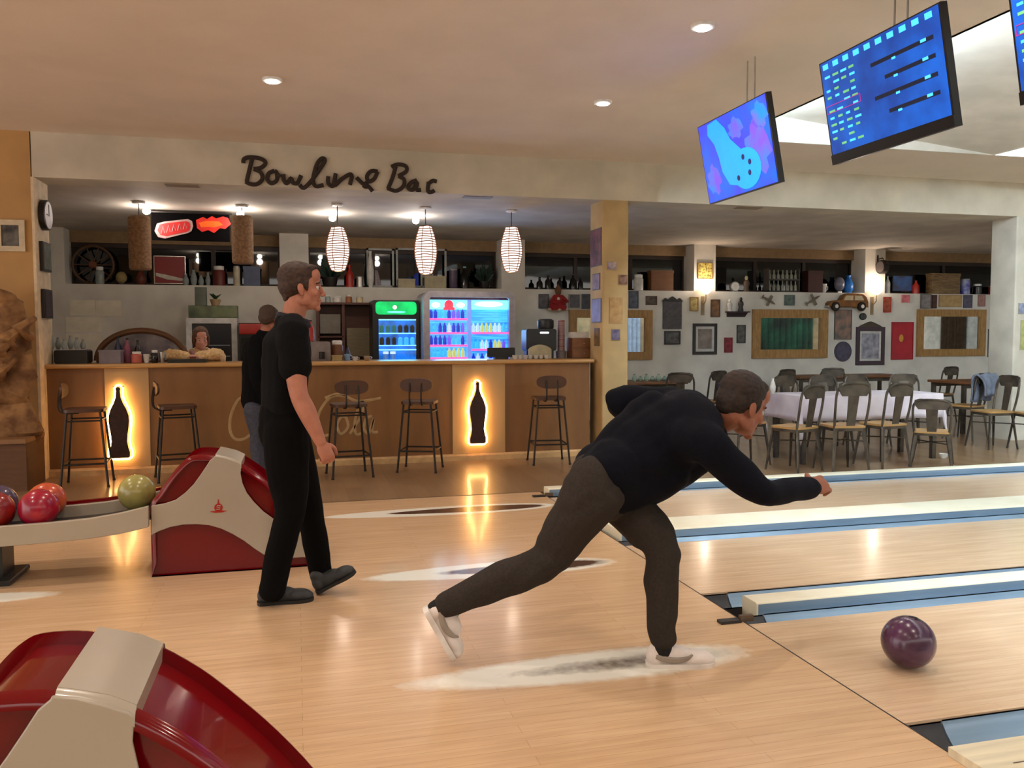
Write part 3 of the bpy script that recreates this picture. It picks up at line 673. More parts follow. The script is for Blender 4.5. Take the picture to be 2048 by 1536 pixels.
# --- generic small props -------------------------------------------------
def prop(kind, px0, py0, px1, py1, Y, m, label, cat, group=None, base=None, extra=None):
    """one shaped object filling the given width and height at depth Y"""
    x0, x1, z0, z1 = bx(px0, py0, px1, py1, Y)
    if base is not None: z0 = base
    w_ = x1-x0; h = max(.02, z1-z0); R = w_/2; cx = (x0+x1)/2; name = kind[0]; k = kind[1]
    r = root(name, (cx, Y, z0), label, cat, group)
    if k == 'bottle':
        MB().lathe([(R*.9, 0), (R, .02*h), (R, .55*h), (R*.85, .64*h), (R*.34, .78*h), (R*.3, .93*h)], (0, 0, 0), 14).build('bottle_body', m, r)
        MB().lathe([(R*.36, .93*h), (R*.36, h)], (0, 0, 0), 10).build('cap', extra or iron, r)
    elif k == 'jar':
        MB().lathe([(R*.9, 0), (R, .04*h), (R, .7*h), (R*.8, .8*h)], (0, 0, 0), 16).build('jar_body', m, r)
        MB().lathe([(R*.82, .8*h), (R*.85, h*.98), (R*.6, h)], (0, 0, 0), 16).build('lid', extra or mat('white_metal'), r)
    elif k == 'can':
        MB().lathe([(R*.9, 0), (R, .04*h), (R, .92*h)], (0, 0, 0), 16).build('can_body', m, r)
        MB().lathe([(R*.95, .92*h), (R*.9, h), (R*.8, h*.97)], (0, 0, 0), 16).build('rim', extra or steel, r)
    elif k == 'cup':
        MB().lathe([(R*.55, 0), (R*.8, .2*h), (R, h), (R*.9, h), (R*.7, .25*h), (R*.1, .15*h)], (0, 0, 0), 16).build('cup_body', m, r)
        MB().tube([(R*.9, 0, h*.8), (R*1.45, 0, h*.7), (R*1.4, 0, h*.4), (R*.8, 0, h*.3)], R*.1, n=6).build('handle', m, r)
    elif k == 'vase':
        MB().lathe([(R*.5, 0), (R*.9, .2*h), (R, .45*h), (R*.6, .75*h), (R*.35, .88*h), (R*.5, h), (R*.4, h)], (0, 0, 0), 16).build('vase_body', m, r)
        MB().lathe([(R*.5, 0), (R*.56, 0.01), (R*.56, .03*h)], (0, 0, 0), 16).build('foot', extra or m, r)
    elif k == 'box':
        MB().box((-R, -.06, 0), (R, .1, h*.86)).build('box_body', m, r)
        MB().box((-R-.006, -.066, h*.86), (R+.006, .106, h)).build('lid', extra or m, r)
    elif k == 'figure':
        MB().lathe([(R*.7, 0), (R*.75, .05*h), (R*.55, .3*h), (R*.8, .5*h), (R*.6, .68*h), (R*.25, .73*h)], (0, 0, 0), 14, sy=.7).build('figure_body', m, r)
        MB().sphere((0, 0, .84*h), (R*.38, R*.38, .15*h), 12).build('figure_head', extra or m, r)
    elif k == 'ball':
        MB().sphere((0, 0, h*.56), (R, R, h*.44), 18).build('globe', m, r)
        MB().lathe([(R*.5, 0), (R*.5, h*.1), (R*.2, h*.16)], (0, 0, 0), 12).build('stand', extra or iron, r)
    elif k == 'clock':
        MB().lathe([(R, -.03), (R, .03)], (0, 0, h*.54), 20, axis='Y').build('clock_case', m, r)
        MB().lathe([(R*.82, -.035), (R*.82, -.031)], (0, 0, h*.54), 20, axis='Y').build('dial', extra or mat('dial_white', (220, 220, 215), .4), r)
        MB().box((-R*.6, -.03, 0), (R*.6, .03, h*.1)).build('foot', m, r)
    elif k == 'plant':
        MB().lathe([(R*.4, 0), (R*.55, h*.28), (R*.55, h*.3)], (0, 0, 0), 14).build('pot', extra or iron, r)
        mb = MB()
        for i in range(70):
            a = random.random()*2*PI; e = random.random(); l = h*(.3+.4*random.random()); q0 = V((math.cos(a)*R*.3, math.sin(a)*R*.2, h*.28)); q1 = q0+V((math.cos(a)*R*(.3+.5*e), math.sin(a)*min(R*.4, .12), l*(1.2-.8*e)))
            mb.tube([q0, (q0+q1)/2+V((0, 0, .02)), q1], [.004, R*.16, .004], n=4, rb=[.002, .003, .001])
        mb.build('foliage', m, r)
    return r
K = lambda n, k: (n, k)
dg = mat('dark_green_leaf', (16, 44, 34), .6); redp = mat('red_paint', (176, 40, 28), .35); whitep = mat('white_ceramic', (214, 212, 206), .25); darkgl = mat('dark_bottle_glass', (26, 24, 22), .12)
silver = mat('silver_metal', (190, 188, 182), .25, metal=.8); beigep = mat('beige_ceramic', (182, 170, 138), .5); brownp = mat('brown_wood', (112, 70, 36), .5, nz=6, stretch=(1, 1, 5)); cream = mat('cream_paint', (205, 190, 150), .5)
purp = mat('dusty_purple', (88, 74, 96), .4); bluep = mat('bright_blue', (20, 100, 180), .35); greyg = mat('grey_glass', (150, 160, 158), .15); skyb = mat('sky_blue', (70, 130, 200), .4)
LY = 13.18; LG = 'things on the high ledge'
def ledge_prop(k, a, y0, b, m, label, cat, extra=None, y1=None): return prop(k, a, y0, b, 0, LY, m, label+' on the high ledge', cat, None, base=LED+.001, extra=extra)
L_ = [(K('glass_jar', 'jar'), 190, 533, 208, greyg, 'pale glass jar in front of the spoked wheel', 'jar', None),
      (K('mushroom_jar', 'ball'), 231, 543, 254, mat('mustard', (160, 140, 90), .5), 'round mustard pot between the glass jar and the unlit left lamp', 'pot', purp),
      (K('clay_vase', 'vase'), 270, 540, 292, mat('rust_clay', (104, 44, 24), .5), 'rust clay vase under the unlit left lamp', 'vase', None),
      (K('clay_pot', 'jar'), 425, 532, 450, mat('brick_red', (110, 44, 36), .5), 'brick red pot right of the soft drink picture', 'pot', None),
      (K('white_candle', 'can'), 466, 532, 480, mat('candle_ivory', (214, 204, 176), .5), 'ivory candle under the unlit right lamp', 'candle', None),
      (K('blue_canister', 'box'), 487, 533, 520, mat('slate_blue', (86, 98, 126), .5), 'slate blue box right of the ivory candle', 'box', None),
      (K('potted_plant', 'plant'), 632, 508, 688, dg, 'dark green leafy plant behind the left glowing lamp', 'plant', None),
      (K('red_bottle', 'bottle'), 691, 530, 707, redp, 'tall red bottle right of the left glowing lamp', 'bottle', redp),
      (K('steel_mug', 'can'), 712, 553, 727, silver, 'small steel mug right of the tall red bottle', 'mug', None),
      (K('paper_box', 'box'), 796, 558, 829, beigep, 'beige box left of the middle glowing lamp', 'box', None),
      (K('paper_box', 'box'), 849, 552, 891, beigep, 'larger beige box under the middle glowing lamp', 'box', None),
      (K('purple_can', 'can'), 898, 538, 915, purp, 'dusty purple can right of the larger beige box', 'can', None),
      (K('dark_bottle', 'bottle'), 920, 533, 938, darkgl, 'dark bottle with a pale blue cap', 'bottle', mat('pale_cap', (120, 190, 200), .4)),
      (K('potted_plant', 'plant'), 948, 528, 990, dg, 'wide dark plant left of the right glowing lamp', 'plant', None),
      (K('small_radio', 'box'), 1014, 545, 1036, iron, 'little black box below the right glowing lamp', 'box', None),
      (K('white_jar', 'jar'), 1268, 549, 1286, whitep, 'white ceramic jar right of the pillar', 'jar', None),
      (K('wooden_crate', 'box'), 1300, 541, 1344, brownp, 'brown wooden crate left of the yellow picture pilaster', 'crate', None),
      (K('table_clock', 'clock'), 1460, 564, 1478, silver, 'little round silver clock', 'clock', None),
      (K('pale_figurine', 'figure'), 1485, 551, 1501, mat('dull_taupe', (98, 78, 62), .5), 'taupe figurine right of the silver clock', 'figurine', cream),
      (K('red_box', 'box'), 1613, 542, 1642, mat('dark_maroon', (70, 30, 26), .5), 'dark maroon box right of the bottle crate', 'box', None),
      (K('white_cup', 'cup'), 1641, 568, 1653, whitep, 'tiny white cup beside the maroon box', 'cup', None),
      (K('glass_globe', 'ball'), 1670, 554, 1688, mat('grey_globe', (110, 110, 126), .3), 'grey globe on a stand', 'globe', silver),
      (K('blue_jug', 'vase'), 1688, 551, 1706, bluep, 'bright blue jug left of the right wall lamp pilaster', 'jug', None),
      (K('white_bottle', 'bottle'), 1771, 550, 1780, whitep, 'thin white bottle right of the right wall lamp pilaster', 'bottle', None),
      (K('red_bottle', 'bottle'), 1826, 560, 1838, redp, 'short red bottle right of the blue picture', 'bottle', None),
      (K('wooden_crate', 'box'), 1860, 547, 1916, mat('worn_crate', (142, 116, 78), .7, nz=9, col2=(96, 72, 46), stretch=(1, 1, 7)), 'worn pale crate near the right end', 'crate', None),
      (K('drink_can', 'can'), 1923, 558, 1938, mat('blue_white_can', (170, 176, 205), .3, nz=8, col2=(70, 70, 160)), 'blue and white can right of the worn pale crate', 'can', None),
      (K('dark_pot', 'jar'), 1948, 568, 1962, darkgl, 'small dark pot right of the blue and white can', 'pot', None),
      (K('red_tin', 'can'), 1979, 572, 1990, mat('tomato_red', (176, 52, 34), .4), 'tomato red tin', 'tin', None),
      (K('violet_box', 'box'), 1992, 572, 2012, mat('violet_dark', (40, 26, 60), .5), 'dark violet box right of the tomato red tin', 'box', None),
      (K('grey_tin', 'can'), 2016, 572, 2028, mat('grey_tin', (120, 112, 104), .5), 'grey tin at the far right end', 'tin', None)]
for k, a, y0, b, m, lab, cat, ex in L_: ledge_prop(k, a, y0, b, m, lab, cat, ex)
# mixed glasses in front of the drink picture and left of the right pendant
for i, (a, y0, b) in enumerate(((365, 548, 378), (380, 540, 394), (396, 550, 408), (410, 545, 421))):
    ledge_prop(K('drinking_glass', 'vase'), a, y0, b, greyg, ['first', 'second', 'third', 'fourth'][i]+' grey glass from the left, right of the soft drink picture,', 'glass')
for i, (a, y0, b) in enumerate(((1073, 556, 1084), (1090, 550, 1102), (1114, 553, 1125), (1140, 548, 1152), (1156, 555, 1166))):
    ledge_prop(K('dark_bottle', 'bottle'), a, y0, b, darkgl, ['first', 'second', 'third', 'fourth', 'fifth'][i]+' dark bottle from the left, between glowing lamp and pillar,', 'bottle')
# crate with two rows of pale bottles
xa, xb, za, zb = bx(1530, 538, 1592, 580, LY)
r = root('bottle_crate', ((xa+xb)/2, LY, LED), 'wire crate of pale bottles in two tiers on the high ledge', 'crate')
cr = MB().box((xa, LY-.12, LED+.001), (xb, LY+.05, LED+.03)); hh = (zb-LED)
cr.box((xa, LY-.12, LED+.001), (xa+.012, LY+.05, zb)).box((xb-.012, LY-.12, LED+.001), (xb, LY+.05, zb)).box((xa, LY-.125, LED+hh*.5), (xb, LY-.11, LED+hh*.56)).box((xa, LY-.12, LED+hh*.5), (xb, LY+.05, LED+hh*.52))
cr.build('crate_frame', mat('crate_dark', (70, 64, 60), .6), r, world=True)
for row in range(2):
    for i in range(7):
        zz = LED+(.031 if row == 0 else hh*.521)
        o = MB().lathe([(.027, 0), (.03, .02), (.03, .085), (.012, .115), (.012, hh*.42)], (xa+.05+i*(xb-xa-.1)/6, LY-.06, zz), 10).build('pale_bottle', mat('pale_bottle_glass', (150, 152, 136), .3))
        tag(o, ORD[i]+' pale bottle from the left, '+('lower' if row == 0 else 'upper')+' tier of the wire crate', 'bottle', ('lower' if row == 0 else 'upper')+' tier bottles in the crate')
# --- flat framed things hanging on a wall ---------------------------------
def picture(name, px0, py0, px1, py1, fm, im, label, cat='picture', Y=WY, b=.02, d=.025, mat_w=0, mm=None, extra=None):
    x0, x1, z0, z1 = bx(px0, py0, px1, py1, Y)
    r = root(name, ((x0+x1)/2, Y-.01, z0), label, cat)
    f = MB(); f.box((x0, Y-d, z0), (x0+b, Y-.001, z1)).box((x1-b, Y-d, z0), (x1, Y-.001, z1)).box((x0+b, Y-d, z0), (x1-b, Y-.001, z0+b)).box((x0+b, Y-d, z1-b), (x1-b, Y-.001, z1))
    f.build('frame', fm, r, world=True)
    MB().box((x0+b, Y-.012, z0+b), (x1-b, Y-.001, z1-b)).build('image', im, r, world=True)
    if mat_w:
        g_ = MB(); i = b; j = b+mat_w
        g_.box((x0+i, Y-.014, z0+i), (x0+j, Y-.012, z1-i)).box((x1-j, Y-.014, z0+i), (x1-i, Y-.012, z1-i)).box((x0+j, Y-.014, z0+i), (x1-j, Y-.012, z0+j)).box((x0+j, Y-.014, z1-j), (x1-j, Y-.012, z1-i))
        g_.build('mount', mm or mat('mount_white', (205, 203, 196), .7), r, world=True)
    return r
mirg = mat('mirror_glass', (225, 228, 226), .02, metal=1)
rattan = mat('oak_frame', (168, 128, 74), .6, nz=9, col2=(140, 104, 58), stretch=(4, 4, 1))
picture('wall_mirror', 1137, 620, 1303, 720, rattan, mirg, 'oak framed wall mirror half hidden behind the pillar', 'mirror', b=.13, d=.05)
picture('wall_mirror', 1503, 619, 1653, 716, rattan, mirg, 'oak framed wall mirror below the model car', 'mirror', b=.15, d=.05)
picture('wall_mirror', 1832, 619, 1968, 712, rattan, mirg, 'oak framed wall mirror right of the red poster', 'mirror', b=.13, d=.05)
def mott(n, a, b_, s_=14): return mat(n, a, .6, nz=s_, col2=b_)
blkf = mat('black_frame', (30, 24, 24), .4); brnf = mat('brown_frame', (92, 58, 32), .5); gldf = mat('gold_frame', (160, 128, 70), .45)
PICS = [('wall_picture', 1395, 526, 1424, 558, gldf, mott('yellow_mosaic', (228, 206, 110), (70, 66, 30), 26), 'yellow patterned picture high on the pilaster above the left wall lamp', .008, 0),
 ('wall_picture', 1291, 592, 1313, 610, brnf, mott('sepia_small', (110, 96, 84), (60, 50, 44)), 'small sepia picture just under the ledge right of the pillar', .01, 0),
 ('wall_picture', 1328, 662, 1360, 689, blkf, mott('dark_photo', (110, 108, 106), (50, 50, 52)), 'landscape format dark photograph below the crowned board', .025, 0),
 ('wall_picture', 1379, 594, 1396, 622, gldf, mott('yellow_print', (206, 190, 130), (160, 130, 70)), 'little yellow print left of the left wall lamp', .01, 0),
 ('wall_plaque', 1421, 599, 1439, 634, brnf, mott('brown_plaque', (140, 104, 70), (96, 70, 48)), 'narrow brown plaque right of the left wall lamp', .012, 0),
 ('wall_picture', 1385, 647, 1433, 709, blkf, mott('portrait_grey', (96, 84, 80), (150, 140, 130), 5), 'black framed portrait with a white mount below the left wall lamp', .05, .045),
 ('wall_picture', 1473, 650, 1490, 686, blkf, mott('grey_print', (104, 100, 94), (60, 58, 54)), 'narrow grey print left of the mirror under the model car', .01, 0),
 ('wall_tile', 1448, 675, 1464, 705, mat('crimson', (130, 30, 40), .5), mott('crimson_print', (150, 40, 54), (90, 20, 30)), 'small crimson tile right of the black framed portrait', .01, 0),
 ('wall_picture', 1257, 582, 1276, 617, mat('slate_frame', (80, 84, 96), .5), mott('slate_print', (104, 112, 128), (70, 74, 86)), 'bluish slate print just right of the pillar', .01, 0),
 ('wall_picture', 1568, 590, 1588, 611, mat('teal_frame', (96, 112, 106), .5), mott('teal_print', (110, 128, 120), (70, 84, 80)), 'teal print above the middle of the second mirror', .01, 0),
 ('wall_poster', 1668, 619, 1702, 679, mat('poster_edge', (96, 92, 84), .6), mott('figure_poster', (160, 122, 104), (84, 88, 84), 7), 'tall muted poster under the model car, above the oval plaque', .01, 0),
 ('wall_tile', 1766, 594, 1781, 625, redp, mott('orange_print', (176, 92, 60), (120, 50, 40)), 'narrow orange tile right of the right wall lamp', .008, 0),
 ('wall_tile', 1802, 590, 1818, 605, mat('pink_edge', (206, 120, 124), .6), mott('pink_print', (226, 140, 146), (200, 96, 104)), 'tiny pink tile above the red poster', .006, 0),
 ('wall_poster', 1782, 644, 1825, 719, mat('poster_red_edge', (150, 24, 34), .5), mott('red_poster_print', (178, 34, 46), (150, 26, 38), 4), 'plain red poster with a small gold mark left of the right mirror', .008, 0),
 ('wall_picture', 1840, 588, 1861, 617, mat('poster_edge'), mott('grey_lilac_print', (150, 142, 142), (118, 112, 116)), 'grey lilac print above the right mirror, leftmost of its row', .01, 0),
 ('wall_picture', 1863, 590, 1872, 617, mat('dark_maroon'), mott('maroon_print', (96, 56, 52), (60, 36, 34)), 'thin maroon strip picture above the right mirror', .005, 0),
 ('wall_picture', 1877, 590, 1922, 614, mat('tan_edge', (176, 146, 100), .6), mott('tan_print', (188, 158, 110), (166, 134, 88)), 'wide tan print above the right mirror', .02, 0),
 ('wall_picture', 1926, 590, 1943, 616, mat('slate_frame'), mott('violet_print', (98, 92, 112), (70, 66, 84)), 'violet grey print above the right mirror, right of the wide tan one', .008, 0),
 ('wall_picture', 1955, 590, 1969, 613, mat('rose_edge', (156, 118, 108), .6), mott('rose_print', (170, 130, 120), (140, 100, 92)), 'dusty rose print above the right end of the right mirror', .008, 0),
 ('wall_picture', 1988, 589, 2011, 613, brnf, mott('amber_print', (150, 96, 56), (96, 56, 36)), 'amber print right of the right mirror, just under the ledge', .01, 0),
 ('wall_poster', 1975, 658, 2014, 714, mat('poster_edge'), mott('car_poster', (140, 120, 138), (80, 76, 104), 5), 'lilac poster with a red band at the far right of the back wall', .008, 0),
 ('wall_picture', 1077, 588, 1097, 617, mat('slate_frame'), mott('grey_print_b', (112, 108, 112), (80, 76, 80)), 'grey print left of the red doll under the ledge', .01, 0),
 ('wall_picture', 1137, 588, 1160, 617, mat('cream_edge', (176, 168, 150), .6), mott('grey_print_c', (100, 98, 104), (74, 72, 78)), 'cream framed grey print right of the red doll', .012, 0),
 ('wall_picture', 1163, 588, 1181, 618, mat('slate_frame'), mott('dark_print_d', (80, 80, 88), (48, 50, 56)), 'dark print just left of the pillar under the ledge', .01, 0)]
for (n, a, b_, c_, d_, fm, im, lab, bb, mw_) in PICS:
    picture(n, a, b_, c_, d_, fm, im, lab, 'poster' if 'poster' in n else ('tile' if 'tile' in n else ('plaque' if 'plaque' in n else 'picture')), b=bb, mat_w=mw_)
for o in list(bpy.data.objects):
    if o.get('label', '').startswith('plain red poster'): 
        x0, x1, z0, z1 = bx(1797, 669, 1806, 684, WY); MB().sphere(((x0+x1)/2, WY-.014, (z0+z1)/2), ((x1-x0)/2, .004, (z1-z0)/2), 12).build('gold_mark', mat('gold_mark', (210, 150, 50), .5), o, world=True)
    if o.get('label', '').startswith('lilac poster'):
        x0, x1, z0, z1 = bx(1982, 662, 2010, 672, WY); MB().box((x0, WY-.016, z0), (x1, WY-.0125, z1)).build('red_band', mat('rose_red', (176, 60, 78), .5), o, world=True)
# ornate frame with a pediment
r = picture('ornate_picture', 1711, 654, 1768, 730, mat('plum_frame', (48, 26, 44), .35), mott('grey_engraving', (170, 168, 178), (110, 108, 120), 9), 'plum framed engraving with a carved pediment below the right wall lamp', 'picture', b=.075, mat_w=.04)
xa, xb, za, zb = bx(1716, 643, 1763, 654, WY)
MB().prism([(xa, za), (xb, za), (xb-.05, za+.03), ((xa+xb)/2+.05, zb-.01), ((xa+xb)/2, zb), ((xa+xb)/2-.05, zb-.01), (xa+.05, za+.03)], 'Y', WY-.03, WY-.001).build('pediment', mat('bronze_dark', (64, 54, 40), .45), r, world=True)
# crowned dark board
xa, xb, za, zb = bx(1325, 603, 1362, 658, WY)
r = root('menu_board', ((xa+xb)/2, WY-.01, za), 'tall slate grey board with a jagged crown, right of the small sepia picture', 'board')
MB().box((xa, WY-.03, za), (xb, WY-.001, zb)).build('panel', mott('slate_board', (84, 80, 84), (64, 60, 64), 20), r, world=True)
cw = xb-xa; MB().prism([(xa-.02, zb)]+[(xa+cw*t, zb+(.06 if i % 2 else .025)+(.06 if abs(t-.5) < .1 else 0)) for i, t in enumerate([0, .12, .25, .38, .5, .62, .75, .88, 1])]+[(xb+.02, zb)], 'Y', WY-.035, WY-.001).build('crown', blkf, r, world=True)
# oval plaque, little wreath, dark sign, bracket shelf with two figures, wall planes
def oval(name, px0, py0, px1, py1, m, m2, label, cat, Y=WY):
    x0, x1, z0, z1 = bx(px0, py0, px1, py1, Y); cx, cz, rx, rz_ = (x0+x1)/2, (z0+z1)/2, (x1-x0)/2, (z1-z0)/2
    r = root(name, (cx, Y-.01, z0), label, cat)
    P = lambda s_: [(cx+rx*s_*math.cos(2*PI*k/28), cz+rz_*s_*math.sin(2*PI*k/28)) for k in range(28)]
    MB().prism(P(1), 'Y', Y-.02, Y-.001).build('rim', m, r, world=True); MB().prism(P(.82), 'Y', Y-.026, Y-.02).build('centre', m2, r, world=True); return r
oval('oval_plaque', 1668, 683, 1702, 723, mat('slate_blue_dark', (62, 58, 80), .5), mott('slate_oval', (82, 76, 98), (56, 52, 70)), 'round slate blue plaque below the tall muted poster', 'plaque')
oval('small_wreath', 1718, 626, 1732, 640, dg, mott('wreath_mid', (90, 90, 80), (50, 54, 46)), 'tiny dark wreath above the plum framed engraving', 'ornament')
xa, xb, za, zb = bx(1980, 627, 2023, 648, WY)
r = root('name_board', ((xa+xb)/2, WY-.01, za), 'dark brown swallow-tailed board at the far right of the back wall', 'board')
MB().prism([(xa, za), (xb-.06, za), (xb-.02, (za+zb)/2), (xb, zb), (xa+.02, zb), (xa-.02, (za+zb)/2)], 'Y', WY-.03, WY-.001).build('board', mat('dark_choc', (48, 24, 20), .5), r, world=True)
MB().box((xa+.06, WY-.034, (za+zb)/2-.02), (xb-.1, WY-.03, (za+zb)/2+.02)).build('inlay', mat('inlay_tan', (150, 120, 90), .5), r, world=True)
xa, xb, za, zb = bx(1450, 623, 1493, 634, WY)
r = root('bracket_shelf', ((xa+xb)/2, WY-.06, za), 'small dark shelf fixed to the wall above the crimson tile', 'shelf')
MB().box((xa, WY-.13, zb-.02), (xb, WY-.001, zb)).build('board', mat('plum_wood', (52, 34, 44), .5), r, world=True)
MB().prism([(WY-.001, za), (WY-.001, zb-.02), (WY-.1, zb-.02)], 'X', xa+.03, xb-.03).build('bracket', mat('plum_wood'), r, world=True)
prop(K('small_figurine', 'figure'), 1453, 598, 1466, 0, WY-.07, whitep, 'pale figurine on the left of the small dark wall shelf', 'figurine', base=zb+.001, extra=whitep)
prop(K('small_figurine', 'figure'), 1475, 594, 1489, 0, WY-.07, blkf, 'dark figurine on the right of the small dark wall shelf', 'figurine', base=zb+.001, extra=blkf)
def plane(px0, py0, px1, py1, lab, flip=1):
    x0, x1, z0, z1 = bx(px0, py0, px1, py1, WY); cx, cz, w_ = (x0+x1)/2, (z0+z1)/2, (x1-x0)
    r = root('toy_plane', (cx, WY-.05, z0), lab, 'model plane'); pm = mat('toy_grey', (120, 112, 96), .5)
    a = .5*flip; d_ = V((math.cos(a), 0, math.sin(a))); c_ = V((cx, WY-.06, cz))
    MB().tube([c_-d_*w_*.5, c_-d_*w_*.2, c_+d_*w_*.3, c_+d_*w_*.5], [.008, .02, .022, .008], n=8, round_=True).build('fuselage', pm, r, world=True)
    n_ = V((-d_.z, 0, d_.x)); MB().tube([c_-n_*w_*.35+d_*.02, c_+n_*w_*.35+d_*.02], .028, n=8, side=d_, rb=.006).build('wing', pm, r, world=True)
    MB().tube([c_-n_*w_*.12-d_*w_*.45, c_+n_*w_*.12-d_*w_*.45], .014, n=6, side=d_, rb=.004).build('tail', pm, r, world=True)
plane(1519, 588, 1548, 613, 'grey toy plane above the left end of the second mirror', -1)
plane(1606, 590, 1637, 611, 'grey toy plane left of the model car', 1)
# --- model car on the wall
xa, xb, za, zb = bx(1649, 587, 1727, 622, WY)
r = root('model_car', ((xa+xb)/2, WY-.08, za), 'golden brown vintage model car mounted on the wall above the tall muted poster', 'model car')
cw, ch = xb-xa, zb-za; cg = mat('car_gold', (138, 92, 36), .3, metal=.4, nz=8, col2=(104, 62, 28)); P = lambda t, s_: (xa+cw*t, za+ch*s_)
MB().prism([P(*q_) for q_ in ((0, .22), (0, .42), (.05, .55), (.30, .62), (.38, .9), (.48, 1), (.86, .98), (.95, .8), (1, .5), (1, .2))], 'Y', WY-.14, WY-.01).build('car_body', cg, r, world=True, bevel=.01)
MB().prism([P(.36, .6), P(.42, .86), (P(.60, .86)), P(.60, .6)], 'Y', WY-.145, WY-.139).prism([P(.64, .6), P(.64, .86), P(.82, .85), P(.88, .6)], 'Y', WY-.145, WY-.139).build('car_window', mat('car_glass', (196, 176, 140), .1), r, world=True)
for t in (.16, .82):
    w_ = MB().lathe([(ch*.24, -.03), (ch*.27, -.015), (ch*.27, .015), (ch*.24, .03)], (xa+cw*t, WY-.135, za+ch*.25), 18, axis='Y').build('wheel', iron, r, world=True)
    MB().lathe([(ch*.11, -.04), (ch*.12, -.028)], (xa+cw*t, WY-.135, za+ch*.25), 12, axis='Y').build('hubcap', silver, w_, tf=Matrix.Translation(-ROOTS[r.name].to_translation()))
MB().box((xa-.01, WY-.13, za+ch*.2), (xa+.02, WY-.02, za+ch*.3)).box((xb-.02, WY-.13, za+ch*.2), (xb+.012, WY-.02, za+ch*.3)).build('bumper', silver, r, world=True)
# --- wall lamps on the pilasters
for px_, py_, lab in ((1412, 580, 'left'), (1753, 582, 'right')):
    p = AY(px_, py_, WY-.12)
    r = root('wall_lamp', (p.x, WY-.12, p.z-.2), 'glowing half-bowl wall lamp on the '+('pilaster with the yellow picture' if lab == 'left' else 'pilaster right of the blue jug'), 'wall lamp', 'half-bowl wall lamps')
    MB().lathe([(.015, -.07), (.05, -.055), (.085, -.02), (.10, .04), (.085, .035), (.02, -.04)], (0, 0, .2), 20).build('lamp_bowl', mat('sconce_glow', (255, 226, 190), .5, emit=5), r)
    MB().tube([(0, 0, .13), (0, 0, .02), (0, .06, -.03), (0, .115, 0)], .008, n=6).build('stem', gldf, r)
    MB().box((-.03, .105, -.22), (.03, .119, .1)).build('back_plate', mat('plate_tan', (150, 130, 100), .4), r)
    light('sconce_light', 'POINT', (p.x, WY-.17, p.z+.10), 7, (1, .84, .70), shadow_soft_size=.05)
# wall-hung round double-sided sign on a bracket
p = AY(1765, 534, WY-.14)
r = root('bracket_sign', (p.x, WY-.14, p.z-.12), 'round black hanging sign on an iron bracket at the right lamp pilaster', 'sign')
MB().lathe([(.12, -.05), (.125, -.03), (.125, .03), (.12, .05)], (0, 0, .12), 24, axis='X').build('drum', blkf, r)
MB().lathe([(.10, -.055), (.10, -.051)], (0, 0, .12), 24, axis='X').build('face', mat('sign_face', (120, 108, 106), .5), r)
MB().tube([(0, .12, .27), (0, 0, .28), (0, -.02, .25)], .008, n=6).box((-.01, .12, .1), (.01, .135, .34)).build('bracket', iron, r)
# round faced wall clock and the pictures on the left pier side (they face +x)
XC = -2.402
def onX(px0, py0, px1, py1, X): a = AX(px0, py1, X); b = AX(px1, py0, X); return a.y, b.y, a.z, b.z
ya, yb = 9.08, 9.40; zc = AX(84, 430, XC).z; zr = (AX(84, 400, XC).z-AX(84, 460, XC).z)/2
r = root('wall_clock', (XC, 9.24, zc-zr), 'round white wall clock on the side of the left pier', 'clock')
MB().lathe([(zr, 0), (zr, .05), (zr*.94, .055)], (XC, 9.24, zc), 28, axis='X').build('clock_case', blkf, r, world=True)
MB().lathe([(zr*.9, .052), (zr*.9, .058)], (XC, 9.24, zc), 28, axis='X').build('dial', mat('clock_dial', (206, 200, 206), .4), r, world=True)
MB().box((XC+.058, 9.235, zc-.01), (XC+.062, 9.245, zc+zr*.7)).box((XC+.058, 9.16, zc-.005), (XC+.062, 9.245, zc+.005)).build('hands', iron, r, world=True)
for y0, y1, m, lab in ((484, 542, mott('green_photo', (92, 96, 80), (56, 60, 52)), 'greenish picture below the wall clock on the left pier'), (578, 636, mott('maroon_photo', (56, 36, 40), (34, 22, 26)), 'dark maroon picture lowest on the left pier side')):
    z1, z0 = AX(84, y0, XC).z, AX(84, y1, XC).z
    r = root('wall_picture', (XC, 9.25, z0), lab, 'picture')
    MB().box((XC, 9.10, z0), (XC+.03, 9.38, z1)).build('frame', blkf, r, world=True); MB().box((XC+.03, 9.12, z0+.02), (XC+.033, 9.36, z1-.02)).build('image', m, r, world=True)
picture('framed_print', -8, 440, 51, 503, mat('white_frame', (206, 190, 160), .5), mott('bw_print', (120, 116, 108), (36, 34, 36), 7), 'white framed black and grey print on the tan wall at the left edge', Y=9.0, b=.05)
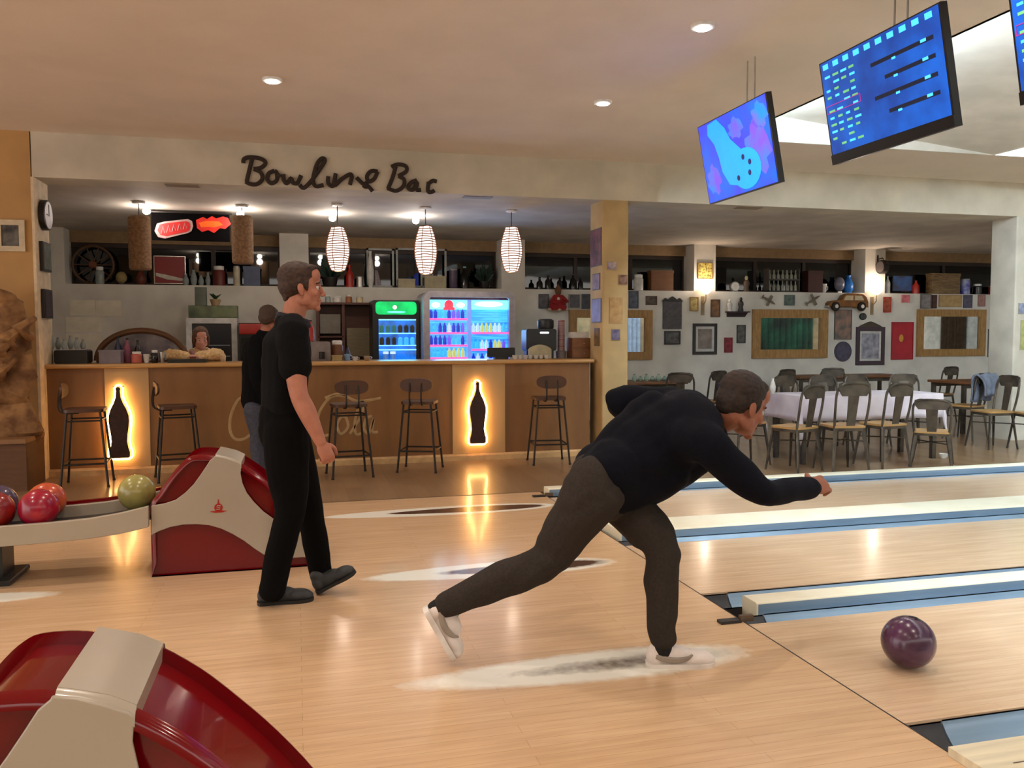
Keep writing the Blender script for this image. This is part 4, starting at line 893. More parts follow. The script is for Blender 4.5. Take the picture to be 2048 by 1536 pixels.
# prints on the free pillar
XP = PL-.002
for (a, b_, c_, d_, m, lab) in ((1181, 458, 1204, 533, mott('purple_letters', (118, 72, 86), (70, 40, 54), 9), 'tall purple poster high on the left side of the pillar'), (1186, 547, 1201, 580, mott('lilac_small', (150, 130, 150), (110, 96, 120)), 'small lilac print below the purple pillar poster'),
        (1185, 597, 1204, 645, mott('blue_lilac_card', (150, 150, 210), (120, 112, 160), 5), 'bluish lilac card halfway down the left side of the pillar'), (1190, 656, 1200, 692, mott('ochre_strip', (140, 106, 54), (90, 66, 34)), 'narrow ochre strip lowest on the left side of the pillar')):
    yn = 9.03+.36*(1204-c_)/24; yf = 9.39-.36*(a-1181)/24; z1, z0 = AX((a+c_)/2, b_, PL).z, AX((a+c_)/2, d_, PL).z
    r = root('pillar_poster', (PL, (yn+yf)/2, z0), lab, 'poster'); MB().box((PL-.008, yn, z0), (PL, yf, z1)).build('backing_card', mat('poster_edge'), r, world=True); MB().box((PL-.0095, yn+.01, z0+.01), (PL-.0081, yf-.01, z1-.01)).build('image', m, r, world=True)
for (a, b_, c_, d_, m, lab) in ((1214, 523, 1233, 540, mott('oval_card', (190, 176, 176), (110, 90, 120)), 'little pale card on the front of the pillar, topmost'), (1236, 549, 1255, 570, mott('dark_red_card', (150, 120, 96), (84, 44, 40)), 'small dark red and tan card at the right of the pillar front'),
        (1218, 595, 1245, 647, mott('tan_map', (188, 152, 100), (160, 120, 74)), 'tan map-like print in the middle of the pillar front'), (1222, 658, 1240, 681, mott('indigo_card', (130, 118, 140), (56, 52, 96)), 'indigo card lowest on the front of the pillar')):
    picture('pillar_card', a, b_, c_, d_, mat('tan_edge'), m, lab, 'card', Y=9.0, b=.006, d=.008)
for (a, b_, c_, d_, m, lab) in ((2040, 640, 2062, 700, mott('lime_sticker', (176, 180, 110), (140, 150, 80)), 'yellow green sticker on the grey pillar at the right edge'), (2036, 606, 2058, 628, mott('pale_blue_card', (150, 160, 190), (110, 116, 140)), 'pale blue card above the yellow green sticker')):
    picture('pillar_card', a, b_, c_, d_, mat('cream_edge'), m, lab, 'card', Y=9.0, b=.006, d=.008)
# --- spoked wheel, soft drink picture, blue picture and window frames leaning in the niche
p = AY(186, 527, LY+.08); R_ = .27
r = root('spoked_wheel', (p.x, LY+.08, LED+.002), 'old spoked wagon wheel leaning at the left end of the high ledge', 'wheel')
wd = mat('wheel_wood', (92, 62, 38), .6)
MB().tube([(R_*math.cos(a), 0, R_+.02+R_*math.sin(a)) for a in [2*PI*k/32 for k in range(32)]], .02, n=8, closed=True).build('rim', wd, r)
sp = MB()
for k in range(10): a = 2*PI*k/10; sp.tube([(.04*math.cos(a), 0, R_+.02+.04*math.sin(a)), (R_*math.cos(a), 0, R_+.02+R_*math.sin(a))], .009, n=6)
sp.build('spokes', wd, r); MB().lathe([(.05, -.04), (.06, 0), (.05, .04)], (0, 0, R_+.02), 14, axis='Y').build('hub', mat('hub_rust', (116, 60, 30), .6), r)
r = picture('drink_picture', 308, 512, 372, 568, silver, mat('soda_red', (140, 14, 20), .4, nz=3), 'red soft drink picture with a white wave on the high ledge', Y=LY+.05, b=.012)
xa, xb, za, zb = bx(312, 546, 370, 562, LY+.036)
MB().prism([(xa, zb), (xa+(xb-xa)*.4, zb-.03), (xb, za+.03), (xb, za), (xa+(xb-xa)*.4, za+.02), (xa, zb-.045)], 'Y', LY+.028, LY+.0375).build('white_wave', mat('wave_cream', (206, 196, 180), .5), r, world=True)
picture('blue_picture', 1783, 551, 1824, 583, blkf, mott('blue_scene', (60, 110, 180), (70, 66, 80), 5), 'small blue picture right of the thin white bottle', Y=LY+.05, b=.012)
for a, c_, lab in ((733, 788, 'white old window frame leaning left of the beige boxes'), (792, 893, 'white old window frame behind the beige boxes')):
    xa, xb, za, zb = bx(a, 497, c_, 566, LY+.12)
    r = root('leaning_frame', ((xa+xb)/2, LY+.12, LED), lab, 'window frame'); f = MB()
    for xx in ([xa, xb-.03] if c_ < 800 else [xa, (xa+xb)/2-.015, xb-.03]): f.box((xx, LY+.11, LED), (xx+.03, LY+.13, zb))
    f.box((xa, LY+.11, zb-.03), (xb, LY+.13, zb)).box((xa, LY+.11, LED+.02), (xb, LY+.13, LED+.05)); f.build('frame_wood', mat('frame_grey_white', (176, 180, 178), .5), r, world=True)
prop(K('white_ladle', 'vase'), 733, 502, 748, 0, LY-.08, whitep, 'white long-necked vase in front of the left leaning window frame', 'vase', base=LED+.001)
# --- hanging banner
xa, xb, za, zb = bx(303, 413, 459, 482, 10.9)
r = root('hanging_banner', ((xa+xb)/2, 10.9, za), 'black banner with a tilted red badge and flames hanging between the unlit lamps', 'banner')
MB().box((xa, 10.9, za), (xb, 10.915, LOW-.03)).build('cloth', mat('banner_black', (5, 4, 5), .9, spec=.05), r, world=True)
MB().tube([(xa-.03, 10.907, LOW-.03), (xb+.03, 10.907, LOW-.03)], .012, n=8).build('rod', blkf, r, world=True)
MB().box((xa, 10.895, zb-.01), (xb-.3, 10.902, zb+.0)).build('light_edge', mat('banner_white', (200, 196, 190), .5), r, world=True)
def PX(x, y, Y=10.89): p_ = AY(x, y, Y); return (p_.x, p_.z)
rb_ = [PX(*q_) for q_ in ((314, 447), (330, 443), (376, 438), (384, 442), (386, 452), (383, 462), (376, 466), (330, 477), (316, 474), (309, 462))]
cxb = sum(p_[0] for p_ in rb_)/10; czb = sum(p_[1] for p_ in rb_)/10
MB().m(0).prism(rb_, 'Y', 10.889, 10.8995).m(1).prism([(cxb+(x-cxb)*.86, czb+(z-czb)*.76) for x, z in rb_], 'Y', 10.885, 10.8889).build('badge', [mat('badge_silver', (170, 140, 140), .4), mat('badge_scarlet', (186, 20, 22), .5)], r, world=True)
lt = MB()
for k in range(5):
    x_ = 322+k*11; lt.tube([AY(x_, 468-k*2.4, 10.884), AY(x_+4, 452-k*1.8, 10.884), AY(x_+7, 466-k*2.4, 10.884)], .004, n=5)
lt.build('badge_strokes', mat('badge_silver'), r, world=True)
MB().m(0).prism([PX(*q_) for q_ in ((392, 440), (406, 434), (414, 438), (424, 432), (432, 437), (446, 433), (456, 436), (462, 448), (450, 458), (440, 456), (428, 466), (416, 460), (404, 464), (394, 456))], 'Y', 10.889, 10.8995).m(1).prism([PX(*q_) for q_ in ((398, 446), (410, 442), (424, 442), (438, 443), (446, 450), (430, 455), (416, 454), (402, 455))], 'Y', 10.885, 10.8889).build('flame_print', [mat('flame_red', (206, 34, 24), .5), mat('flame_orange', (236, 96, 20), .5)], r, world=True)
# --- paper notices on the wall under the ledge
paperm = mat('notice_paper', (236, 228, 208), .8, nz=4)
for a, b_, c_, d_, lab in ((140, 600, 191, 631, 'pale notice sheet, upper left of the group behind the bar'), (192, 601, 243, 632, 'pale notice sheet, upper right of the group behind the bar'), (132, 634, 204, 664, 'wide pale notice sheet under the upper pair'), (132, 667, 204, 700, 'lowest pale notice sheet behind the glassware')):
    xa, xb, za, zb = bx(a, b_, c_, d_, WY); tag(MB().box((xa, WY-.008, za), (xb, WY-.001, zb)).build('notice_sheet', paperm), lab, 'notice')
# --- half wheel arch on the bar
Yw = 9.72; CT = 1.128
pc = AY(285, 722, Yw); Rw = (AY(375, 722, Yw).x-AY(195, 722, Yw).x)/2; Hh = AY(285, 657, Yw).z-CT
r = root('wooden_arch', (pc.x, Yw, CT), 'dark wooden arch with grey glass standing on the left of the bar', 'arch')
MB().tube([(Rw*math.cos(a), 0, .018+(Hh-.04)*math.sin(a)) for a in [PI*k/24 for k in range(25)]], .032, n=10).build('arch_rim', mat('arch_wood', (96, 60, 28), .5, nz=6), r)
MB().prism([(Rw*.96*math.cos(PI*k/24), .02+(Hh-.05)*math.sin(PI*k/24)) for k in range(25)], 'Y', .004, .012).build('glass_panel', mat('arch_glass', (128, 122, 130), .18, nz=5, col2=(84, 78, 88)), r)
MB().box((-Rw, -.03, 0), (Rw, .03, .018)).build('base_board', mat('dark_maroon'), r)
# --- things on the counter
def on_bar(k, a, y0, b, m, label, cat, Y=9.55, extra=None, group=None): return prop(k, a, y0, b, 0, Y, m, label, cat, group, base=CT, extra=extra)
x0, x1, z0, z1 = bx(95, 700, 180, 727, 9.5)
r = root('black_tray', ((x0+x1)/2, 9.5, CT), 'long black drip tray box at the left end of the bar', 'tray')
MB().rbox((max(x0, BX0+.03), 9.38, CT), (x1, 9.62, z1), .02, 'Y').build('tray_body', blk, r, world=True)
MB().box((max(x0, BX0+.03)+.02, 9.4, z1), (x1-.02, 9.6, z1+.006)).build('grille', steel, r, world=True)
ztray = z1+.007
for i in range(6):
    p = prop(K('glass_dome', 'vase'), 97+i*12.5, 671+(i % 3)*4, 109+i*12.5, 0, 9.44+.1*(i % 2), greyg, ['first', 'second', 'third', 'fourth', 'fifth', 'sixth'][i]+' grey glass from the left on the black tray', 'glass', 'glassware on the black tray', base=ztray, extra=whitep)
for i, (a, y0, b, kk, m, lab, cat) in enumerate(((200, 700, 243, 'box', mat('lilac_grey_box', (128, 118, 128), .4), 'lilac grey carton in front of the wooden arch', 'carton'), (246, 676, 262, 'bottle', mat('pink_label', (150, 84, 110), .4), 'pink labelled bottle under the wooden arch', 'bottle'), (228, 672, 243, 'bottle', mat('navy_bottle', (44, 48, 76), .3), 'navy bottle under the wooden arch', 'bottle'), (268, 680, 282, 'bottle', darkgl, 'dark squat bottle under the wooden arch', 'bottle'),
        (262, 703, 284, 'jar', mat('coral', (196, 100, 84), .5), 'coral lidded jar before the wooden arch', 'jar'), (286, 708, 300, 'cup', whitep, 'white cup before the wooden arch', 'cup'), (302, 700, 316, 'jar', darkgl, 'dark sugar jar before the wooden arch', 'jar'), (318, 704, 331, 'cup', silver, 'steel milk cup before the wooden arch', 'cup'))):
    on_bar(K({'box': 'carton', 'bottle': 'bar_bottle', 'jar': 'bar_jar', 'cup': 'coffee_cup'}[kk], kk), a, y0, b, m, lab, cat, Y=9.36 if y0 > 695 else 9.58)
x0, x1, z0, z1 = bx(338, 718, 415, 727, 9.4)
tag(MB().rbox((x0, 9.3, CT), (x1, 9.5, z1), .01, 'Y').build('serving_tray', blk), 'flat black tray in front of the leaning woman', 'tray')
# coffee machine, cups, tray
x0, x1, z0, z1 = bx(618, 683, 660, 722, 9.75)
r = root('coffee_machine', ((x0+x1)/2, 9.7, CT), 'grey coffee machine on the bar right of the walking man', 'coffee machine')
MB().rbox((x0, 9.58, CT), (x1, 9.8, z1), .02, 'Y').build('housing', mat('machine_grey', (136, 126, 124), .4), r, world=True)
MB().lathe([(.03, 0), (.03, .08)], ((x0+x1)/2+.02, 9.54, CT+.02), 12).build('spout', iron, r, world=True)
prop(K('red_bottle', 'bottle'), 614, 640, 628, 0, 9.66, redp, 'red bottle on the grey coffee machine', 'bottle', base=z1+.001)
prop(K('saucer_stack', 'can'), 614, 661, 634, 0, 9.7, whitep, 'little white saucer stack on the grey coffee machine', 'saucers', base=z1+.001) if False else None
for i, (a, y0, b, kk, m, lab, cat) in enumerate(((662, 681, 686, 'jar', brownp, 'brown wooden jar of teaspoons right of the coffee machine', 'jar'), (689, 692, 700, 'bottle', mat('navy_bottle'), 'navy bottle right of the brown jar', 'bottle'), (664, 711, 684, 'box', mat('mustard'), 'mustard carton on the bar below the brown jar', 'carton'), (688, 708, 701, 'cup', mat('ice_blue', (130, 170, 210), .3), 'ice blue cup on the bar', 'cup'), (704, 713, 716, 'cup', whitep, 'white cup left of the green-topped fridge', 'cup'), (727, 712, 741, 'cup', silver, 'steel cup left of the green-topped fridge', 'cup'))):
    on_bar(K({'box': 'carton', 'bottle': 'bar_bottle', 'jar': 'bar_jar', 'cup': 'coffee_cup'}[kk], kk), a, y0, b, m, lab, cat, Y=9.4 if y0 > 700 else 9.7)
for i, (a, y0, b, kk, m, lab) in enumerate(((650, 590, 661, 'jar', greyg, 'grey jar'), (665, 592, 683, 'jar', whitep, 'white jar'), (691, 590, 704, 'jar', mat('amber_jar', (150, 88, 40), .3), 'amber jar'), (712, 594, 726, 'can', cream, 'cream tin'))):
    prop(K('shelf_'+kk, kk), a, y0, b, 0, Ys+.08, m, lab+' on top of the dark red-brown shelf unit', 'jar' if kk == 'jar' else 'tin', base=1.892)
# pay terminal screen
x0, x1, z0, z1 = bx(975, 697, 1030, 719, 9.6)
r = root('till_screen', ((x0+x1)/2, 9.6, CT), 'black till screen in front of the double fridge', 'till')
MB().rbox((x0, 9.6, CT+.02), (x1, 9.63, z1+.01), .01, 'Y').build('screen', blk, r, world=True); MB().rbox(((x0+x1)/2-.08, 9.56, CT), ((x0+x1)/2+.08, 9.7, CT+.02), .01, 'Z').build('stand', blk, r, world=True)
cp = None
for i in range(7):
    p = AY(1030+i*10.5, 716, 9.42); lab = ['first', 'second', 'third', 'fourth', 'fifth', 'sixth', 'seventh'][i]+' white cup from the left in the row right of the till screen'
    if cp is None:
        cp = root('white_cup', (p.x, 9.42, CT), lab, 'cup', 'row of white cups on the bar')
        MB().lathe([(.018, 0), (.026, .012), (.034, .045), (.030, .045), (.02, .014)], (0, 0, 0), 14).build('cup_body', whitep, cp)
        MB().tube([(.03, 0, .04), (.046, 0, .034), (.044, 0, .018), (.026, 0, .014)], .004, n=5).build('handle', whitep, cp)
    else: copy_tree(cp, loc=(p.x, 9.42+.02*(i % 2), CT), label=lab)
# espresso machine, scalloped holder, striped column
x0, x1, z0, z1 = bx(1046, 658, 1106, 719, 9.75)
r = root('espresso_machine', ((x0+x1)/2, 9.7, CT), 'black boxy espresso machine at the right end of the bar', 'espresso machine')
MB().rbox((x0, 9.6, CT+.09), (x1, 9.82, z1), .03, 'Y').box((x0+.02, 9.66, CT), (x1-.02, 9.8, CT+.09)).build('housing', mat('machine_black', (30, 32, 38), .35), r, world=True)
MB().rbox(((x0+x1)/2-.02, 9.592, z1-.055), ((x0+x1)/2+.09, 9.6, z1-.035), .008, 'Y').build('highlight_strip', mat('highlight_white', (235, 240, 245), .4, emit=2), r, world=True)  # emissive strip stands in for the white highlight on the housing
MB().lathe([(.09, 0), (.1, .02), (.1, .1), (.07, .12)], ((x0+x1)/2+.08, 9.7, z1), 18).build('bean_hopper', mat('machine_black'), r, world=True)
x0, x1, z0, z1 = bx(1056, 690, 1102, 719, 9.5)
r = root('napkin_holder', ((x0+x1)/2, 9.5, CT), 'beige scalloped napkin holder in front of the espresso machine', 'napkin holder'); w_ = x1-x0
MB().prism([(x0, CT), (x1, CT), (x1, z1-.05)]+[(x1-w_*t, z1-.04+.045*math.sin(PI*t)) for t in (.1, .25, .4, .5, .6, .75, .9)]+[(x0, z1-.05)], 'Y', 9.48, 9.5).build('front_plate', beigep, r, world=True)
MB().box((x0+.02, 9.5, CT), (x1-.02, 9.56, CT+.1)).build('napkins', whitep, r, world=True)
x0, x1, z0, z1 = bx(1113, 640, 1131, 719, 9.7)
r = root('straw_dispenser', ((x0+x1)/2, 9.7, CT), 'tall red and white striped dispenser right of the espresso machine', 'dispenser')
MB().lathe([(.045, .09), (.045, z1-CT)], ((x0+x1)/2, 9.7, CT), 16).build('striped_tube', mat('stripe_red', (130, 66, 66), .5, nz=1, col2=(170, 150, 150), stretch=(.01, .01, 60)), r, world=True)
MB().lathe([(.06, 0), (.065, .08), (.05, .09)], ((x0+x1)/2, 9.7, CT), 16).build('base', mat('machine_grey'), r, world=True)
# wooden drawer box with a white label
x0, x1, z0, z1 = bx(1140, 676, 1186, 720, 9.55)
r = root('drawer_box', ((x0+x1)/2, 9.55, CT), 'brown wooden drawer box with a white card on top, beside the pillar', 'box')
MB().box((x0, 9.47, CT), (x1, 9.68, z1)).build('carcass', brownp, r, world=True)
for k in range(2):
    zz = CT+.01+k*(z1-CT)/2; d_ = MB().box((x0+.012, 9.462, zz), (x1-.012, 9.47, zz+(z1-CT)/2-.015)).build('drawer', mat('drawer_brown', (128, 84, 48), .5), r, world=True)
    MB().sphere(((x0+x1)/2, 9.455, zz+.05), .009, 10).build('knob', silver, d_, tf=Matrix.Translation(-ROOTS[r.name].to_translation()))
x0, x1, z0, zz1 = bx(1139, 664, 1175, 677, 9.55)
tag(MB().rbox((x0, 9.5, z1+.001), (x1, 9.6, zz1), .01, 'Y').build('white_card_box', whitep), 'white card box lying on the wooden drawer box', 'box')
# doll in a red coat, sitting on the upper edge of the mirror frame
Yd = WY-.10; pd = AY(1116, 634, Yd); zt = AY(1116, 581, Yd).z; zb_ = AY(1116, 621, WY).z
h = zt-zb_
r = root('santa_doll', (pd.x, Yd, zb_), 'red coated doll with a white beard sitting above the pillar mirror', 'doll')
rd = mat('felt_red', (150, 20, 24), .8); fw = mat('doll_white', (212, 190, 160), .8); br_ = mat('doll_brown', (110, 72, 44), .8)
MB().lathe([(.13, .0), (.15, .05), (.12, .16), (.07, .25)], (0, 0, .0), 16, sy=.6).build('coat', rd, r)
MB().sphere((0, -.01, .29), (.05, .05, .055), 14).build('head', br_, r)
MB().lathe([(.06, 0), (.05, .03), (.02, .08), (.003, .11)], (0, 0, .31), 14).build('hat', br_, r)
MB().tube([(-.15, 0, .02), (0, -.07, .01), (.15, 0, .02)], .022, n=8, round_=True).build('coat_trim', fw, r)
MB().sphere((-.01, -.055, .18), (.03, .02, .03), 10).build('beard', fw, r)
for s_ in (-1, 1): MB().tube([(s_*.07, -.02, .21), (s_*.13, -.06, .14), (s_*.06, -.10, .11)], [.032, .03, .024], n=8, round_=True).build('arm', rd, r)
# gold shelf brackets below doll
# --- tree-trunk sculpture in front of the tan wall, on a crate
xt0, xt1 = AY(-70, 700, 8.7).x, AY(66, 700, 8.7).x
zc0 = AY(30, 876, 8.6).z
bark = mat('bark', (156, 116, 72), .85, nz=7, col2=(96, 62, 34), bump=.6)
r = root('trunk_planter', ((xt0+xt1)/2, 8.65, 0), 'gnarled pale tree trunk rising from a wooden crate at the left edge', 'sculpture')
mb = MB(); cxt = (xt0+xt1)/2; zt = AY(30, 592, 8.7).z; pts = []; rr = []
for k in range(15):
    t = k/14; pts.append((cxt+.05*math.sin(k*1.3), 8.7+.04*math.cos(k*1.9), zc0+(zt-zc0)*t)); rr.append((xt1-xt0)/2*(1.02-.22*t+.10*math.sin(k*2.1)))
mb.tube(pts, rr, n=18, side=(1, 0, 0), rb=[a*.38 for a in rr], round_=True)
for k in range(9):
    a = pts[2+k]; mb.tube([(a[0]-.3+.07*k, a[1]-.12, a[2]), (a[0]-.2+.05*k, a[1]-.2, a[2]+.08), (a[0]+.05*k-.1, a[1]-.14, a[2]+.16)], [.05, .07, .03], n=8, round_=True)
mb.build('trunk', bark, r, world=True)
MB().box((xt0-.1, 8.4, 0), (xt1-.005, 8.97, zc0)).build('crate', mat('crate_brown', (92, 58, 30), .7, nz=5, stretch=(1, 1, 6)), r, world=True)
MB().box((xt0-.12, 8.38, zc0-.03), (xt1+.0, 8.98, zc0+.01)).build('crate_lid', mat('crate_lid', (132, 92, 56), .6), r, world=True)
# ================================================================== screens hanging over the foul line
def tv(yn, yf, label, kind):
    """screen across Y, top edge at X=3.0, bottom leaning away; faces -X"""
    zt, zb = 2.985, 2.405; xt, xb = 3.0, 3.11
    r = root('score_screen', (3.05, (yn+yf)/2, zb), label, 'screen', None)
    dx, dz = xb-xt, zb-zt
    def Q(u, v_, d=0.): # u 0..1 from far (left in the picture) to near, v 0..1 from top to bottom
        n_ = V((dz, 0, -dx)).normalized(); p = V((xt+dx*v_, yf+(yn-yf)*u, zt+dz*v_)); return p+n_*d
    def slab(mb, u0, v0, u1, v1, d0, d1):
        c = [Q(u, v_, d) for d in (d0, d1) for u, v_ in ((u0, v0), (u1, v0), (u1, v1), (u0, v1))]
        return mb.add(c, [(0, 1, 2, 3), (7, 6, 5, 4), (0, 4, 5, 1), (1, 5, 6, 2), (2, 6, 7, 3), (3, 7, 4, 0)])
    bz = mat('screen_bezel', (14, 14, 18), .3)
    slab(MB(), 0, 0, 1, 1, -.04, 0).build('housing', bz, r, world=True)
    vb = .90 if kind == 'grid' else .985
    s_ = MB(); M_ = []
    if kind == 'grid':
        M_ = [mat('grid_blue', (4, 84, 190), .4, emit=.62, nz=5, col2=(2, 58, 150), stretch=(1, 1, 1)), mat('grid_cyan', (60, 170, 250), .4, emit=1.5), mat('grid_green', (100, 180, 120), .4, emit=.8), mat('grid_dark', (6, 18, 46), .4, emit=.4), mat('grid_red', (150, 30, 110), .4, emit=1.1)]
        s_.m(0); slab(s_, .012, .012, .985, vb, 0, .002)
        for k in range(10): s_.m(1); slab(s_, .035+k*.095, .035, .035+k*.095+.05, .085, .002, .0035)
        random.seed(5)
        for row in range(11):
            v_ = .15+row*.066
            for c_ in range(4):
                if random.random() < .85: s_.m(2 if (c_+row) % 2 else 1); slab(s_, .04+c_*.075, v_, .04+c_*.075+.035+.02*random.random(), v_+.022, .002, .0035)
        for row in range(4):
            v_ = .22+row*.15
            s_.m(3); slab(s_, .45+.1*(row % 2), v_, .93, v_+.035, .002, .003)
            s_.m(1); slab(s_, .62, v_+.03, .65, v_+.05, .003, .004); slab(s_, .84, v_+.0, .88, v_+.025, .003, .004)
        s_.m(4)
        for a in ((.02, .43, .33, .436), (.02, .50, .33, .506), (.02, .43, .024, .506), (.33, .43, .334, .506)): slab(s_, *a, .003, .004)
    else:
        M_ = [mat('promo_blue', (8, 84, 255), .4, emit=.95, nz=4, col2=(50, 50, 225)), mat('promo_cyan', (14, 140, 255), .4, emit=1.15), mat('promo_violet', (100, 64, 215), .4, emit=1.0, nz=5, col2=(14, 110, 255)), mat('promo_dark', (14, 20, 90), .4, emit=.4)]
        s_.m(0); slab(s_, .012, .012, .985, vb, 0, .002); s_.m(2)
        for cu, cv, ru, rv in ((.80, .55, .16, .28), (.88, .2, .1, .14), (.14, .72, .10, .18), (.55, .22, .1, .12)):
            s_.add([Q(cu+ru*math.cos(2*PI*k/20)*(1+.25*math.sin(k*2.3)), cv+rv*math.sin(2*PI*k/20)*(1+.2*math.cos(k*1.7)), .0022) for k in range(20)], [list(range(20))])
        # big pin falling across a ball
        pin = [(.16, .04), (.30, .02), (.40, .16), (.46, .32), (.60, .50), (.70, .66), (.66, .80), (.52, .90), (.36, .84), (.28, .66), (.26, .48), (.22, .30), (.14, .16)]
        n = len(pin); s_.m(1); s_.add([Q(u, v_, .004) for u, v_ in pin]+[Q(u, v_, .0025) for u, v_ in pin], [list(range(n)), list(range(2*n-1, n-1, -1))])
        bl = [(.62+.20*math.cos(2*PI*k/24), .72+.24*math.sin(2*PI*k/24)) for k in range(24)]; s_.add([Q(u, v_, .005) for u, v_ in bl], [list(range(24))])
        s_.m(3)
        for cu, cv in ((.60, .58), (.68, .66), (.66, .78), (.50, .80)):
            bl = [(cu+.022*math.cos(2*PI*k/10), cv+.035*math.sin(2*PI*k/10)) for k in range(10)]; s_.add([Q(u, v_, .006) for u, v_ in bl], [list(range(10))])
    s_.build('screen', M_, r, world=True, smooth=0)
    if kind == 'grid': slab(MB(), .0, .905, 1, 1.0, .0, .006).build('lower_bezel', bz, r, world=True)
    ym = (yn+yf)/2
    MB().tube([(3.17, ym-.05, 2.8), (3.17, ym-.05, CEIL)], .006, n=6).tube([(3.17, ym+.05, 2.8), (3.17, ym+.05, CEIL)], .006, n=6).box((3.10, ym-.10, 2.66), (3.18, ym+.10, 2.84)).build('ceiling_bracket', mat('bracket_white', (170, 165, 158), .4), r, world=True)
tv(3.447, 4.402, 'large hanging screen filled with a blue score grid', 'grid')
tv(4.974, 5.938, 'smaller looking hanging screen with a bright blue and violet bowling picture', 'promo')
tv(2.10, 3.07, 'hanging score screen cut off by the top right corner', 'grid')

# ================================================================== ball returns
redg = mat('hood_red', (112, 3, 12), .14, spec=.35, coat=.25, nz=2, col2=(106, 3, 12))
whg = mat('hood_cream', (170, 160, 144), .3, nz=3, col2=(164, 154, 138), coat=.2)
trackd = mat('track_dark', (34, 30, 32), .4)
HN, HF = 5.18, 5.58      # near and far faces of the far hood
HC = 5.38
H0 = V((-.42, HC, 0))
def hp(px_, py_): p = AY(px_, py_, HN); return (p.x, p.z-.035*max(0, p.z-.42)/.32)
def make_return():
    r = root('ball_return', H0, 'farther ball return: glossy red hood with a cream three-armed band and a long rack', 'ball return', 'ball returns')
    prof = [(-.84, 0), (-.84, .30), (-.835, .43), (-.79, .50), (-.73, .60), (-.67, .68), (-.63, .72), (-.59, .738), (-.50, .735), (-.40, .71), (-.33, .672), (-.24, .60), (-.15, .505), (-.06, .40), (.03, .285), (.08, .19), (.10, .08), (.10, 0)]
    prof = [(x, z-.035*max(0, z-.42)/.32) for x, z in prof]
    # body with softly rounded side edges
    def rounded(mb, P, y0, y1, rr, n=4):
        cx = sum(p[0] for p in P)/len(P); cz = sum(p[1] for p in P)/len(P); layers = []
        for k in range(n+1): a = PI/2*k/n; layers.append((y0+rr*(1-math.sin(a)), rr*(1-math.cos(a))))
        layers = layers+[(y0+y1-y, d) for y, d in layers[::-1]]; N_ = len(P); vs = []; fs = []
        nr = []
        for i in range(N_):
            a = V((*P[i-1], 0)); b = V((*P[(i+1) % N_], 0)); t = (b-a); t = t.normalized() if t.length else V((1, 0, 0)); n_ = V((t.y, -t.x, 0))
            if n_.dot(V((P[i][0]-cx, P[i][1]-cz, 0))) < 0: n_ = -n_
            nr.append(n_)
        for y, d in layers:
            for i in range(N_):
                z_ = P[i][1]-nr[i].y*d if P[i][1] > .001 else 0; vs.append((P[i][0]-nr[i].x*d, y, z_))
        m_ = len(layers)
        for i in range(m_-1):
            for k in range(N_): fs.append((i*N_+k, i*N_+(k+1) % N_, (i+1)*N_+(k+1) % N_, (i+1)*N_+k))
        fs += [list(range(N_))[::-1], [(m_-1)*N_+k for k in range(N_)]]
        return mb.add(vs, fs)
    P = [tuple(p) for p in spline(prof, 3)]
    rounded(MB(), P, HN, HF, .03).build('hood_shell', redg, r, world=True, smooth=40)
    # cream band: faces plus a strap over the top
    up_l = [hp(*q_) for q_ in ((303, 1011), (330, 1006), (352, 998), (371, 982), (387, 964), (400, 944), (412, 924), (420, 910), (428, 903))]
    top = [(x, z-.035*max(0, z-.42)/.32) for x, z in [(-.475, .732), (-.43, .722), (-.38, .700), (-.335, .676)]]
    up_r = [hp(*q_) for q_ in ((482, 922), (481, 940), (485, 962), (494, 984), (508, 1004), (526, 1022), (545, 1036))]+[(.0, .22), (.085, .165)]
    low = [(.09, .05), (.02, .06)]+[hp(*q_) for q_ in ((545, 1118), (526, 1108), (508, 1096), (488, 1081), (466, 1068), (443, 1057), (418, 1050), (392, 1048), (366, 1049), (340, 1054), (318, 1062), (303, 1070))]
    full = up_l+top+up_r+low
    for y0, y1 in ((HN-.007, HN+.004), (HF-.004, HF+.007)): 
        if y0 < HC: MB().prism(full, 'Y', y0, y1).build('cream_band', whg, r, world=True, bevel=.003)
    i0 = [(x, z-.035*max(0, z-.42)/.32) for x, z in [(-.50, .735), (-.475, .735), (-.43, .722), (-.38, .705), (-.33, .675)]]
    st = MB(); o_ = [(x+.004, z+.005) for x, z in i0[1:]]; inn = [(x, z-.05) for x, z in i0[1:]]
    st.prism(o_+inn[::-1], 'Y', HN+.022, HF-.022)
    # rolled shoulders of the strap (quarter round down to the faces)
    for s_ in (0, 1):
        vs = []; n = 6; m_ = len(o_)
        for k in range(n+1):
            a = PI/2*k/n
            for (x, z) in o_:
                y = (HN+.03-.037*math.sin(a)) if s_ == 0 else (HF-.03+.037*math.sin(a)); vs.append((x, y, z-.034*(1-math.cos(a))))
        st.add(vs, [(k*m_+i, k*m_+i+1, (k+1)*m_+i+1, (k+1)*m_+i) for k in range(n) for i in range(m_-1)])
    st.build('cream_strap', whg, r, world=True, smooth=50)
    # emblem
    c = AY(437, 1015, HN-.0075); em = MB()
    em.m(0).lathe([(.024, -.002), (.024, .0)], (c.x, HN-.0075, c.z), 20, axis='Y')
    em.prism([(c.x-.05, c.z-.022), (c.x-.02, c.z-.03), (c.x+.02, c.z-.03), (c.x+.05, c.z-.022), (c.x+.02, c.z-.018), (c.x-.02, c.z-.018)], 'Y', HN-.0095, HN-.0075)
    em.prism([(c.x-.006, c.z+.02), (c.x+.006, c.z+.02), (c.x+.002, c.z+.05), (c.x-.002, c.z+.05)], 'Y', HN-.0095, HN-.0075)
